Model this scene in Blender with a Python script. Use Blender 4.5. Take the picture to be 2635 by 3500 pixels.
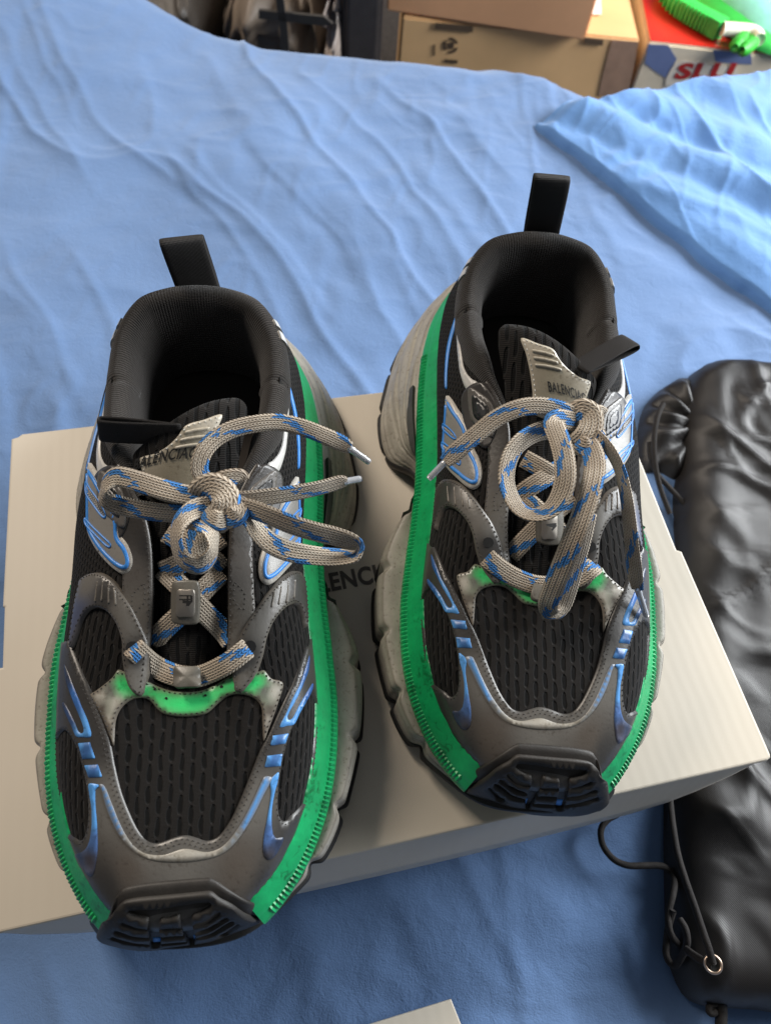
import bpy, bmesh, math, random
import numpy as np
from mathutils import Vector, Matrix
from mathutils.bvhtree import BVHTree
from mathutils.geometry import delaunay_2d_cdt, barycentric_transform

for o in list(bpy.data.objects):
    bpy.data.objects.remove(o)
random.seed(7); RNG = np.random.default_rng(7)
scene = bpy.context.scene
COL = scene.collection

# ------------------------------------------------------------------ camera
FPX, PITCH, ROLL, CAMH = 2400.0, math.radians(61.25), math.radians(8.0), 0.40
K = 2635 / 1665.0
_f = np.array([0, math.cos(PITCH), -math.sin(PITCH)])
_u = np.array([0, math.sin(PITCH), math.cos(PITCH)])
_x = np.array([1.0, 0, 0])
CX = math.cos(ROLL) * _x + math.sin(ROLL) * _u
CU = -math.sin(ROLL) * _x + math.cos(ROLL) * _u
CF = _f
CAM = np.array([0, 0, CAMH])
cd = bpy.data.cameras.new('camera')
cam = bpy.data.objects.new('camera', cd); COL.objects.link(cam)
M = Matrix.Identity(4)
for i in range(3):
    M[i][0], M[i][1], M[i][2], M[i][3] = CX[i], CU[i], -CF[i], CAM[i]
cam.matrix_world = M
cd.sensor_fit = 'VERTICAL'; cd.sensor_height = 36.0; cd.lens = FPX / 3500 * 36.0
cd.clip_start = 0.01; cd.clip_end = 50
cd.dof.use_dof = True; cd.dof.focus_distance = 0.36; cd.dof.aperture_fstop = 10.0
scene.camera = cam

# ------------------------------------------------------------------ light
w = bpy.data.worlds.new('World'); scene.world = w; w.use_nodes = True
bg = w.node_tree.nodes['Background']
bg.inputs[0].default_value = (0.86, 0.92, 1.0, 1); bg.inputs[1].default_value = 0.10
def area(name, loc, target, sx, sy, power, col):
    l = bpy.data.lights.new(name, 'AREA'); l.shape = 'RECTANGLE'; l.size = sx; l.size_y = sy
    l.energy = power; l.color = col
    o = bpy.data.objects.new(name, l); COL.objects.link(o); o.location = loc
    o.rotation_euler = (Vector(target) - Vector(loc)).to_track_quat('-Z', 'Y').to_euler()
    return o
# daylight from the window to the right, behind the bed; a warm room lamp to the left
area('window_light', (1.6, 1.15, 0.80), (0.05, 0.28, 0.0), 1.4, 0.9, 84, (0.95, 0.98, 1.0))
area('ceiling_lamp', (-1.5, 1.35, 1.9), (-0.1, 0.15, 0), 0.7, 0.7, 50, (1.0, 0.88, 0.75))
vs = scene.view_settings
vs.view_transform = 'Standard'; vs.look = 'None'; vs.exposure = 0.3; vs.gamma = 1.0
vs.use_curve_mapping = False
scene.render.engine = 'CYCLES'

# ------------------------------------------------------------------ helpers
def ray(x, y):
    d = (x * K - 1317.5) / FPX * CX - (y * K - 1750.0) / FPX * CU + CF
    return d / np.linalg.norm(d)
def at(x, y, z):            # picture point -> world point at height z
    d = ray(x, y); return CAM + d * ((z - CAM[2]) / d[2])
def aty(x, y, Y):
    d = ray(x, y); return CAM + d * (Y / d[1])

def hermite(tk, vk, t, period=None):
    tk = np.asarray(tk, float); vk = np.asarray(vk, float)
    if vk.ndim == 1: vk = vk[:, None]
    t = np.asarray(t, float)
    if period:
        tk = np.concatenate([tk[-3:-1] - period, tk, tk[1:3] + period])
        vk = np.concatenate([vk[-3:-1], vk, vk[1:3]])
    m = np.zeros_like(vk)
    m[1:-1] = (vk[2:] - vk[:-2]) / (tk[2:] - tk[:-2])[:, None]
    m[0] = (vk[1] - vk[0]) / (tk[1] - tk[0]); m[-1] = (vk[-1] - vk[-2]) / (tk[-1] - tk[-2])
    i = np.clip(np.searchsorted(tk, t, side='right') - 1, 0, len(tk) - 2)
    h = tk[i + 1] - tk[i]; s = np.clip((t - tk[i]) / h, 0, 1)[:, None]; h = h[:, None]
    return ((2*s**3-3*s**2+1)*vk[i] + (s**3-2*s**2+s)*h*m[i] + (-2*s**3+3*s**2)*vk[i+1] + (s**3-s**2)*h*m[i+1])

def smooth(a, b, x):
    t = np.clip((x - a) / (b - a), 0, 1); return t * t * (3 - 2 * t)

def vnoise(x, y, seed=0):
    x = np.asarray(x, float); y = np.asarray(y, float)
    xi = np.floor(x).astype(np.int64); yi = np.floor(y).astype(np.int64)
    fx = x - xi; fy = y - yi
    fx = fx**3*(fx*(fx*6-15)+10); fy = fy**3*(fy*(fy*6-15)+10)
    def h(a, b):
        n = (a * 374761393 + b * 668265263 + seed * 974711) & 0xFFFFFFFF
        n = ((n ^ (n >> 13)) * 1274126177) & 0xFFFFFFFF
        n = n ^ (n >> 16)
        return (n & 0xFFFF) / 32767.5 - 1.0
    return ((h(xi,yi)*(1-fx)+h(xi+1,yi)*fx)*(1-fy) + (h(xi,yi+1)*(1-fx)+h(xi+1,yi+1)*fx)*fy)
def fbm(x, y, seed=0, o=3):
    s = 0; a = 1
    for i in range(o):
        s = s + a * vnoise(x * 2**i, y * 2**i, seed + i); a *= 0.5
    return s

def mesh_obj(name, V, Fc, mat, parent=None, smooth_=True, uv=None, col=None, kind=None, label=None):
    me = bpy.data.meshes.new(name)
    V = np.asarray(V, float)
    if isinstance(Fc, np.ndarray):
        n, k = Fc.shape
        me.vertices.add(len(V)); me.vertices.foreach_set('co', V.ravel().astype(np.float32))
        me.loops.add(n * k); me.loops.foreach_set('vertex_index', Fc.ravel().astype(np.int32))
        me.polygons.add(n)
        me.polygons.foreach_set('loop_start', (np.arange(n) * k).astype(np.int32))
        me.update(calc_edges=True)
    else:
        me.from_pydata([tuple(v) for v in V], [], Fc); me.update()
    me.validate()
    if smooth_:
        me.polygons.foreach_set('use_smooth', np.ones(len(me.polygons), bool))
    li = np.zeros(len(me.loops), np.int32); me.loops.foreach_get('vertex_index', li)
    if uv is not None:
        l = me.uv_layers.new(name='UVMap')
        l.data.foreach_set('uv', np.asarray(uv, np.float32)[li].ravel())
    if col is not None:
        c = me.color_attributes.new('Col', 'FLOAT_COLOR', 'POINT')
        c4 = np.ones((len(V), 4), np.float32); c4[:, :3] = col
        c.data.foreach_set('color', c4.ravel())
    if mat is not None: me.materials.append(mat)
    o = bpy.data.objects.new(name, me); COL.objects.link(o)
    if parent is not None: o.parent = parent
    if kind: o['kind'] = kind
    if label: o['label'] = label
    return o

def grid_faces(nu, nv, cu=False, cv=False, flip=False):
    iu = np.arange(nu if cu else nu - 1); iv = np.arange(nv if cv else nv - 1)
    a, b = np.meshgrid(iu, iv, indexing='ij')
    a2 = (a + 1) % nu; b2 = (b + 1) % nv
    Fq = np.stack([a*nv+b, a2*nv+b, a2*nv+b2, a*nv+b2], -1).reshape(-1, 4)
    return Fq[:, ::-1].copy() if flip else Fq

def tube(P, r, n=8, closed=False, caps=True):
    P = np.asarray(P, float); m = len(P)
    r = np.broadcast_to(np.asarray(r, float), (m,))
    T = np.gradient(P, axis=0)
    if closed: T = np.roll(P, -1, 0) - np.roll(P, 1, 0)
    T /= np.linalg.norm(T, axis=1)[:, None] + 1e-12
    up = np.array([0.13, 0.21, 0.97]); N = np.zeros_like(P)
    n0 = np.cross(T[0], up); n0 /= np.linalg.norm(n0) + 1e-12
    for i in range(m):
        n0 = n0 - T[i] * n0.dot(T[i]); n0 /= np.linalg.norm(n0) + 1e-12; N[i] = n0
    B = np.cross(T, N)
    th = np.arange(n) * 2 * math.pi / n
    V = P[:, None] + r[:, None, None] * (np.cos(th)[None, :, None] * N[:, None] + np.sin(th)[None, :, None] * B[:, None])
    Fq = [tuple(f) for f in grid_faces(m, n, closed, True)]
    if caps and not closed:
        Fq.append(tuple(range(n))[::-1]); Fq.append(tuple((m-1)*n + i for i in range(n)))
    return V.reshape(-1, 3), Fq
def join(parts):
    V = []; Fc = []; n = 0
    for v, f in parts:
        V.append(np.asarray(v, float)); Fc += [tuple(int(i) + n for i in q) for q in f]; n += len(v)
    return np.concatenate(V), Fc
def box(c, s, R=None):
    c = np.asarray(c, float); s = np.asarray(s, float) / 2
    V = np.array([[x, y, z] for x in (-1, 1) for y in (-1, 1) for z in (-1, 1)], float) * s
    if R is not None: V = V @ np.asarray(R).T
    return V + c, [(0,1,3,2),(4,6,7,5),(0,4,5,1),(2,3,7,6),(0,2,6,4),(1,5,7,3)]
def rbox_obj(name, c, s, mat, parent=None, R=None, bev=0.002):
    V, Fq = box(c, s, R)
    bm = bmesh.new(); vs_ = [bm.verts.new(v) for v in V]
    for f in Fq: bm.faces.new([vs_[i] for i in f])
    bmesh.ops.bevel(bm, geom=bm.edges[:], offset=bev, segments=2, affect='EDGES', profile=0.6)
    me = bpy.data.meshes.new(name); bm.to_mesh(me); bm.free(); me.materials.append(mat)
    o = bpy.data.objects.new(name, me); COL.objects.link(o); o.parent = parent
    return o
def empty(name, loc=(0,0,0), rz=0, label=None, cat=None, group=None):
    o = bpy.data.objects.new(name, None); COL.objects.link(o)
    o.location = loc; o.rotation_euler = (0, 0, rz); o.empty_display_size = 0.02
    tag(o, label, cat, group); return o
def tag(o, label=None, cat=None, group=None, kind=None):
    if label: o['label'] = label
    if cat: o['category'] = cat
    if group: o['group'] = group
    if kind: o['kind'] = kind
    return o

# ------------------------------------------------------------------ materials
class NT:
    def __init__(s, name):
        s.m = bpy.data.materials.new(name); s.m.use_nodes = True; s.t = s.m.node_tree
        s.b = s.t.nodes['Principled BSDF']
    def n(s, typ, **kw):
        n = s.t.nodes.new(typ)
        for k, v in kw.items(): setattr(n, k, v)
        return n
    def l(s, a, b): s.t.links.new(a, b)
    def put(s, sock, v):
        if hasattr(v, 'is_output') or hasattr(v, 'links'): s.l(v, sock)
        else: sock.default_value = v
    def math(s, op, a, b=0.0, c=None):
        n = s.n('ShaderNodeMath', operation=op); s.put(n.inputs[0], a); s.put(n.inputs[1], b)
        if c is not None: s.put(n.inputs[2], c)
        return n.outputs[0]
    def mix(s, f, a, b, typ='MIX'):
        n = s.n('ShaderNodeMix', data_type='RGBA', blend_type=typ)
        s.put(n.inputs[0], f); s.put(n.inputs[6], a); s.put(n.inputs[7], b); return n.outputs[2]
    def ramp(s, f, stops):
        n = s.n('ShaderNodeValToRGB'); e = n.color_ramp.elements
        while len(e) < len(stops): e.new(0.5)
        for el, (p, c) in zip(e, stops): el.position = p; el.color = c
        s.put(n.inputs[0], f); return n.outputs[0]
    def noise(s, scale, vec=None, detail=4, rough=0.55, dist=0.0):
        n = s.n('ShaderNodeTexNoise'); n.inputs['Scale'].default_value = scale
        n.inputs['Detail'].default_value = detail; n.inputs['Roughness'].default_value = rough
        n.inputs['Distortion'].default_value = dist
        if vec is None: vec = s.obj()
        s.l(vec, n.inputs['Vector']); return n.outputs['Fac']
    def obj(s): return s.n('ShaderNodeTexCoord').outputs['Object']
    def uvn(s): return s.n('ShaderNodeTexCoord').outputs['UV']
    def scalev(s, vec, v):
        n = s.n('ShaderNodeMapping'); s.l(vec, n.inputs[0]); n.inputs['Scale'].default_value = v; return n.outputs[0]
    def bump(s, h, strength=0.5, dist=0.001, prev=None):
        n = s.n('ShaderNodeBump'); n.inputs['Strength'].default_value = strength; n.inputs['Distance'].default_value = dist
        s.put(n.inputs['Height'], h)
        if prev is not None: s.l(prev, n.inputs['Normal'])
        return n.outputs[0]
    def fin(s, col=None, rough=None, normal=None, spec=None, metal=None, sheen=None, alpha=None, trans=None):
        b = s.b
        if col is not None: s.put(b.inputs['Base Color'], col)
        if rough is not None: s.put(b.inputs['Roughness'], rough)
        if normal is not None: s.l(normal, b.inputs['Normal'])
        if spec is not None: b.inputs['Specular IOR Level'].default_value = spec
        if metal is not None: b.inputs['Metallic'].default_value = metal
        if sheen is not None: b.inputs['Sheen Weight'].default_value = sheen
        if trans is not None: b.inputs['Transmission Weight'].default_value = trans
        if alpha is not None: s.put(b.inputs['Alpha'], alpha)
        return s.m
def C(r, g, b):   # sRGB 0-255 -> linear
    f = lambda v: (v/255/12.92 if v/255 <= .04045 else ((v/255+.055)/1.055)**2.4)
    return (f(r), f(g), f(b), 1)

def m_plain(name, c, rough=0.6, var=0.25, scale=60, bump=0.15, bscale=400, bdist=0.0004, spec=0.5, sheen=None):
    t = NT(name); nz = t.noise(scale)
    lo = tuple(v * (1 - var) for v in c[:3]) + (1,); hi = tuple(min(1, v * (1 + var)) for v in c[:3]) + (1,)
    col = t.ramp(nz, [(0.3, lo), (0.7, hi)])
    b = t.bump(t.noise(bscale, detail=3), bump, bdist)
    return t.fin(col, rough, b, spec, sheen=sheen)

def m_leather(name, rough=0.36):           # airbrushed synthetic leather: colour comes with each piece
    t = NT(name); a = t.n('ShaderNodeVertexColor', layer_name='Col').outputs[0]
    n1 = t.noise(70, detail=6, rough=0.65); n2 = t.noise(600, detail=4)
    dirt = t.ramp(t.math('MULTIPLY', n1, n2), [(0.12, (0.68, 0.65, 0.62, 1)), (0.20, (1, 1, 1, 1))])
    col = t.mix(1.0, a, dirt, 'MULTIPLY')
    b = t.bump(n2, 0.22, 0.0004); b = t.bump(n1, 0.2, 0.0006, b)
    r = t.math('ADD', t.math('MULTIPLY', n1, 0.25), rough - 0.12)
    return t.fin(col, r, b, 0.5)
MAT = {}
MAT['leather'] = m_leather('worn_leather')
MAT['rubber'] = m_plain('black_rubber', C(40, 37, 34), 0.55, 0.3, 80, 0.25, 900, 0.0004, 0.4)
MAT['slotblack'] = m_plain('groove_black', C(9, 9, 9), 0.8, 0.2)
MAT['webbing'] = None

def text_mesh(s_, size, extr=0.0, bold=.018):
    cu = bpy.data.curves.new('txt', 'FONT'); cu.body = s_; cu.size = size; cu.extrude = extr; cu.space_character = 1.08; cu.resolution_u = 4; cu.offset = size * bold
    o = bpy.data.objects.new('txt', cu); COL.objects.link(o)
    dg = bpy.context.evaluated_depsgraph_get(); me = bpy.data.meshes.new_from_object(o.evaluated_get(dg))
    bpy.data.objects.remove(o); V = np.array([tuple(v.co) for v in me.vertices]); Fq = [tuple(p.vertices) for p in me.polygons]
    bpy.data.meshes.remove(me); return V, Fq
# ------------------------------------------------------------------ the sneaker: outline curves (metres, toe at y=0, heel at y=0.39)
KA = [0.0,.06,.12,.20,.28,.36,.44,.50,.56,.62,.68,.74,.80,.86,.92,.96,1.0]
KB = [(.001,.008,.043),(.022,.012,.0435),(.0375,.024,.0445),(.0505,.045,.0455),(.0580,.070,.046),(.0602,.100,.047),(.0580,.130,.049),(.0555,.154,.051),
      (.0540,.178,.0545),(.054,.200,.058),(.0545,.222,.063),(.054,.245,.067),(.052,.268,.070),(.0465,.291,.073),(.033,.314,.076),(.017,.324,.077),(0,.328,.078)]
LB = [.001,.019,.033,.0465,.0555,.0600,.0615,.0595,.0565,.054,.053,.0525,.050,.045,.032,.017,0]
KQ = [(.001,.002),(.026,.005),(.046,.018),(.0655,.038),(.077,.066),(.084,.098),(.0835,.132),(.073,.158),(.0585,.180),(.064,.200),
      (.080,.217),(.0865,.243),(.084,.272),(.076,.306),(.056,.346),(.032,.374),(0,.386)]
LQ = [.001,.024,.042,.059,.0715,.080,.0815,.075,.062,.066,.080,.0865,.084,.076,.056,.032,0]
KT = [(.001,.1055,.0728),(.010,.1063,.0732),(.0165,.1095,.0745),(.0195,.119,.079),(.0205,.131,.084),(.0205,.148,.092),(.021,.166,.0995),(.022,.180,.105),
      (.028,.194,.109),(.036,.209,.111),(.041,.226,.110),(.0435,.246,.107),(.0435,.267,.107),(.0405,.286,.111),(.030,.302,.1175),(.015,.3075,.120),(0,.3085,.121)]
LT = [.001,.008,.0130,.0140,.0130,.0125,.0135,.017,.024,.032,.038,.041,.042,.040,.030,.015,0]
KZB = [.020,.017,.012,.003,0,0,0,.004,.018,.012,0,0,0,0,.003,.006,.008]       # underside of the sole
C1 = [(0,.016),(.001,.017),(.002,.018),(.002,.020),(.002,.022),(.002,.024),(.002,.027),(.003,.027),(.003,.026),(.004,.024),(.005,.022),(.006,.02),(.006,.02),(.006,.02),(.006,.02),(.006,.02),(.006,.02)]
C2 = [(.045,-.004),(.042,-.004),(.037,-.004),(.031,-.005),(.027,-.006),(.026,-.008),(.025,-.012),(.023,-.016),(.020,-.020),(.017,-.022),(.014,-.024),(.012,-.026),(.011,-.028),(.010,-.03),(.009,-.03),(.008,-.03),(.008,-.03)]
_LK = {}
def loopkeys(keys, mirror=True):
    if id(keys) in _LK: return _LK[id(keys)]
    k = np.array(keys, float)
    if k.ndim == 1: k = k[:, None]; mirror = False
    neg = k.copy()
    if mirror: neg[:, 0] = -np.array({id(KB): LB, id(KQ): LQ, id(KT): LT}[id(keys)]); neg[0] = k[0]
    neg = neg[::-1]
    t = np.concatenate([-np.array(KA)[::-1], KA[1:]])
    _LK[id(keys)] = (t, np.concatenate([neg, k[1:]]))
    return _LK[id(keys)]
def loop(keys, A, mirror=True):
    t, v = loopkeys(keys, mirror)
    A = ((np.asarray(A, float) + 1) % 2) - 1
    return hermite(t, v, A, period=2.0)
def plan_normal(P):
    T = np.gradient(P[:, :2], axis=0); n = np.stack([T[:, 1], -T[:, 0]], 1)
    return n / (np.linalg.norm(n, axis=1)[:, None] + 1e-12)
def outward(A):
    e = 1e-3; d = loop(KB, A + e)[:, :2] - loop(KB, A - e)[:, :2]
    n = np.stack([d[:, 1], -d[:, 0]], 1); n /= np.linalg.norm(n, axis=1)[:, None] + 1e-12
    return n
LAT = 0.0
def upper(A, t):
    """upper surface: A in [-1,1] round the shoe (0 toe, +-1 heel), t 0 at the sole, 1 at the topline"""
    A = np.asarray(A, float); t = np.asarray(t, float)[:, None]
    B = loop(KB, A); T = loop(KT, A)
    c1 = loop(C1, A, False); c2 = loop(C2, A, False)
    h = B[:, :2] - T[:, :2]; hn = h / (np.linalg.norm(h, axis=1)[:, None] + 1e-9)
    n = outward(A); wgt = smooth(.5, .7, np.abs(A))[:, None]
    od = hn * (1 - wgt) + n * wgt; od /= np.linalg.norm(od, axis=1)[:, None]
    lat = (.0085 * np.exp(-((A + .58) / .085)**2))[:, None]      # the outer side bulges over the sole at the waist
    P1 = B.copy(); P1[:, :2] += n * (c1[:, :1] + lat); P1[:, 2] += c1[:, 1]
    P2 = T.copy(); P2[:, :2] += od * (c2[:, :1] + lat * .6); P2[:, 2] += c2[:, 1]
    return (1-t)**3*B + 3*(1-t)**2*t*P1 + 3*(1-t)*t**2*P2 + t**3*T

LOC = {'L': ((-.063, -.030), 10.0, 1), 'R': ((.0955, .047), 5.0, -1)}
def to_local(P, s, vec=False):
    (ox, oy), yaw, sg = LOC[s]; a = math.radians(yaw)
    P = np.asarray(P, float); q = P.copy()
    d = P[..., :2] - (0 if vec else np.array([ox, oy]))
    q[..., 0] = (d[..., 0]*math.cos(a) + d[..., 1]*math.sin(a)) * sg
    q[..., 1] = -d[..., 0]*math.sin(a) + d[..., 1]*math.cos(a)
    return q
def to_world(P, s):
    (ox, oy), yaw, sg = LOC[s]; a = math.radians(yaw)
    P = np.asarray(P, float); q = P.copy(); x = P[..., 0]*sg; y = P[..., 1]
    q[..., 0] = ox + x*math.cos(a) - y*math.sin(a); q[..., 1] = oy + x*math.sin(a) + y*math.cos(a)
    return q
def project(P):      # world -> display px (for checking)
    d = np.asarray(P) - CAM; z = d @ CF
    return np.stack([(d @ CX / z * FPX + 1317.5) / K, (-(d @ CU) / z * FPX + 1750) / K], -1)
# ------------------------------------------------------------------ surfaces that pieces are laid on
class Surf:
    def __init__(s, P, UV):
        n, m = P.shape[:2]
        s.V = [Vector(v) for v in P.reshape(-1, 3)]; s.U = [Vector((u[0], u[1], 0)) for u in UV.reshape(-1, 2)]
        q = grid_faces(n, m)
        s.T = [tuple(int(i) for i in (a, b, c)) for a, b, c, d in q] + [tuple(int(i) for i in (a, c, d)) for a, b, c, d in q]
        s.b3 = BVHTree.FromPolygons(s.V, s.T); s.b2 = BVHTree.FromPolygons(s.U, s.T)
        N = np.zeros((n * m, 3)); Vn = P.reshape(-1, 3); tt = np.array(s.T)
        fn = np.cross(Vn[tt[:, 1]] - Vn[tt[:, 0]], Vn[tt[:, 2]] - Vn[tt[:, 0]])
        for k in range(3): np.add.at(N, tt[:, k], fn)
        N /= np.linalg.norm(N, axis=1)[:, None] + 1e-15
        s.N = [Vector(v) for v in N]; s.flip = 1.0
    def hit(s, pts, shoe='L'):
        o = Vector(to_local(CAM, shoe)); out = []
        for x, y in pts:
            d = Vector(to_local(ray(x, y), shoe, True)).normalized()
            p, nn, i, dist = s.b3.ray_cast(o, d)
            if i is None:
                best = None
                for k in np.linspace(.25, .75, 90):
                    p2, n2, i2, d2 = s.b3.find_nearest(o + d * float(k))
                    if best is None or d2 < best[0]: best = (d2, p2, i2)
                p, i = best[1], best[2]
            a, b, c = s.T[i]
            u = barycentric_transform(p, s.V[a], s.V[b], s.V[c], s.U[a], s.U[b], s.U[c])
            out.append((u.x, u.y))
        return np.array(out)
    def map(s, uv):
        P = []; N = []
        for u, v in uv:
            p, nn, i, d = s.b2.ray_cast(Vector((u, v, 1)), Vector((0, 0, -1)))
            if i is None:
                p, nn, i, d = s.b2.find_nearest(Vector((u, v, 0)))
            a, b, c = s.T[i]; ar = (s.U[a], s.U[b], s.U[c]); p.z = 0
            P.append(barycentric_transform(p, *ar, s.V[a], s.V[b], s.V[c]))
            N.append(barycentric_transform(p, *ar, s.N[a], s.N[b], s.N[c]).normalized())
        return np.array([tuple(p) for p in P]), np.array([tuple(n) for n in N]) * s.flip

def resample(pts, step=.0015, sm=True, closed=True):
    p = np.asarray(pts, float)
    if sm:
        n = len(p)
        if closed: pp = np.concatenate([p[-2:], p, p[:3]]); t = np.arange(-2, n + 3)
        else: pp = p; t = np.arange(n)
        tt = np.linspace(0, n if closed else n - 1, n * 12 + 1)
        p = hermite(t, pp, tt)
        if closed: p = p[:-1]
    if closed: p = np.concatenate([p, p[:1]])
    d = np.r_[0, np.cumsum(np.linalg.norm(np.diff(p, axis=0), axis=1))]
    m = max(4, int(d[-1] / step)); q = np.linspace(0, d[-1], m + 1)
    r = np.stack([np.interp(q, d, p[:, k]) for k in range(p.shape[1])], 1)
    return r[:-1] if closed else r
def area2(p): return 0.5 * np.sum(p[:, 0]*np.roll(p[:, 1], -1) - np.roll(p[:, 0], -1)*p[:, 1])
def ccw(p): return p if area2(p) > 0 else p[::-1].copy()
def offset_in(p, d):
    p = ccw(p); t = np.roll(p, -1, 0) - np.roll(p, 1, 0); t /= np.linalg.norm(t, axis=1)[:, None] + 1e-12
    return p + d * np.stack([-t[:, 1], t[:, 0]], 1)
def inside(pts, loops):
    r = np.zeros(len(pts), bool)
    for L in loops:
        x, y = pts[:, 0][:, None], pts[:, 1][:, None]
        x1, y1 = L[:, 0][None], L[:, 1][None]; L2 = np.roll(L, -1, 0); x2, y2 = L2[:, 0][None], L2[:, 1][None]
        c = ((y1 > y) != (y2 > y)) & (x < (x2 - x1) * (y - y1) / (y2 - y1 + 1e-18) + x1)
        r ^= (c.sum(1) % 2 == 1)
    return r
def within(pts, loops):      # inside the outline and outside every hole
    r = inside(pts, loops[:1])
    for h in loops[1:]: r &= ~inside(pts, [h])
    return r
def bdist(pts, loops):
    out = np.full(len(pts), 9.0)
    for L in loops:
        a = L[None]; b = np.roll(L, -1, 0)[None]; ab = b - a
        for i in range(0, len(pts), 1500):
            p = pts[i:i+1500, None]
            t = np.clip(((p - a) * ab).sum(-1) / ((ab**2).sum(-1) + 1e-18), 0, 1)
            out[i:i+1500] = np.minimum(out[i:i+1500], np.linalg.norm(p - a - t[..., None] * ab, axis=-1).min(1))
    return out
def piece(name, surf, loops, th, mat, parent, colfn=None, bev=.0006, grid=.003, puff=0, pw=.006, lift=0, hfn=None, kind=None, label=None):
    loops = [ccw(l) for l in loops]
    pts = [np.concatenate(loops)]
    ring = []
    for k, l in enumerate(loops):
        q = offset_in(l, bev if k == 0 else -bev); ring.append(q)
    ring = np.concatenate(ring)
    ok = within(ring, loops) & (bdist(ring, loops) > bev * .7); ring = ring[ok]
    mn, mx = loops[0].min(0), loops[0].max(0)
    gx, gy = np.meshgrid(np.arange(mn[0], mx[0], grid), np.arange(mn[1], mx[1], grid), indexing='ij')
    gx = gx + (np.arange(gx.shape[1])[None] % 2) * grid * .5
    g = np.stack([gx.ravel(), gy.ravel()], 1)
    g = g[within(g, loops)]
    if len(g): g = g[bdist(g, loops) > bev * 1.8]
    allp = np.concatenate([pts[0], ring, g]) if len(g) else np.concatenate([pts[0], ring])
    nb = len(pts[0]); edges = []; k0 = 0
    for l in loops:
        m = len(l); edges += [(k0 + i, k0 + (i + 1) % m) for i in range(m)]; k0 += m
    r = delaunay_2d_cdt([Vector(p) for p in allp], edges, [], 0, 1e-7)
    V2 = np.array([tuple(v) for v in r[0]]); Fc = r[2]; orig = r[3]
    tri = np.array([f for f in Fc if len(f) == 3])
    cen = V2[tri].mean(1); tri = tri[within(cen, loops)]
    isb = np.array([any(i < nb for i in o) if len(o) else True for o in orig])
    used = np.unique(tri); re_ = np.full(len(V2), -1); re_[used] = np.arange(len(used)); V2 = V2[used]; tri = re_[tri]; isb = isb[used]
    P, N = surf.map(V2)
    d = bdist(V2, loops)
    h = np.where(isb, -.0005, th + puff * np.clip(1 - (1 - np.clip(d / pw, 0, 1))**2, 0, 1)) + lift
    if hfn is not None: h = h + np.where(isb, 0, hfn(V2, d))
    col = colfn(V2, d) if colfn else None
    return mesh_obj(name, P + N * h[:, None], tri, mat, parent, uv=V2 * 10, col=col, kind=kind, label=label)
def const(c): return lambda V, d: np.tile(np.array(c[:3]), (len(V), 1))
def idw(surf, keys, edge=None, ew=.002, p=3):
    """keys: [(uv, colour)], blends sprayed colours over the piece; edge = colour of the bare cut edge"""
    K_ = np.array([k[0] for k in keys]); Cc = np.array([k[1][:3] for k in keys])
    def f(V, d):
        w_ = 1 / (np.linalg.norm(V[:, None] - K_[None], axis=-1)**p + 1e-9)
        c = (w_[..., None] * Cc[None]).sum(1) / w_.sum(1)[:, None]
        if edge is not None:
            e = np.exp(-(d / ew)**2)[:, None]; c = c * (1 - e) + np.array(edge[:3]) * e
        return c
    return f
def stitch_line(surf, path, lift, pitch=.0024, ln=.0016, r=.00035, keep=None):
    """path: uv polyline -> list of (verts, faces), one little thread dash each"""
    d = np.r_[0, np.cumsum(np.linalg.norm(np.diff(path, axis=0), axis=1))]
    s0 = np.arange(pitch * .5, d[-1] - ln, pitch)
    a = np.stack([np.interp(s0, d, path[:, k]) for k in (0, 1)], 1); b = np.stack([np.interp(s0 + ln, d, path[:, k]) for k in (0, 1)], 1)
    if keep is not None: m = keep(a); a, b = a[m], b[m]
    if not len(a): return []
    PA, NA = surf.map(a); PB, NB = surf.map(b); out = []
    for pa, na, pb, nb_ in zip(PA, NA, PB, NB):
        t = pb - pa; L = np.linalg.norm(t)
        if L < 1e-6: continue
        t /= L; sdd = np.cross(na, t); c = (pa + pb) / 2 + na * lift
        V = [pa + na*(lift-r), pb + nb_*(lift-r), c + sdd*r - na*.3*r, c - sdd*r - na*.3*r, c + na*r*1.1]
        out.append((V, [(0, 2, 4), (2, 1, 4), (1, 3, 4), (3, 0, 4)]))
    return out
c1 = lambda P: [(63.2+.4554*x, 1200.6+.4554*y) for x, y in P]
c6 = lambda P: [(189.6+.3795*x, 853.1+.3795*y) for x, y in P]
cR3 = lambda P: [(777.2+.4175*x, 1074.2+.4175*y) for x, y in P]
cR4 = lambda P: [(789.9+.3985*x, 366.5+.3985*y) for x, y in P]
cR5 = lambda P: [(1011+.2467*x, 853.1+.2467*y) for x, y in P]
c4b = lambda P: [(821.5+.2571*x, 537.1+.2571*y) for x, y in P]
cbm = lambda P: [(176.9+.2846*x, 1800.8+.2846*y) for x, y in P]
def mir(uv): r = np.array(uv); r[:, 0] *= -1; return r

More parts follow.
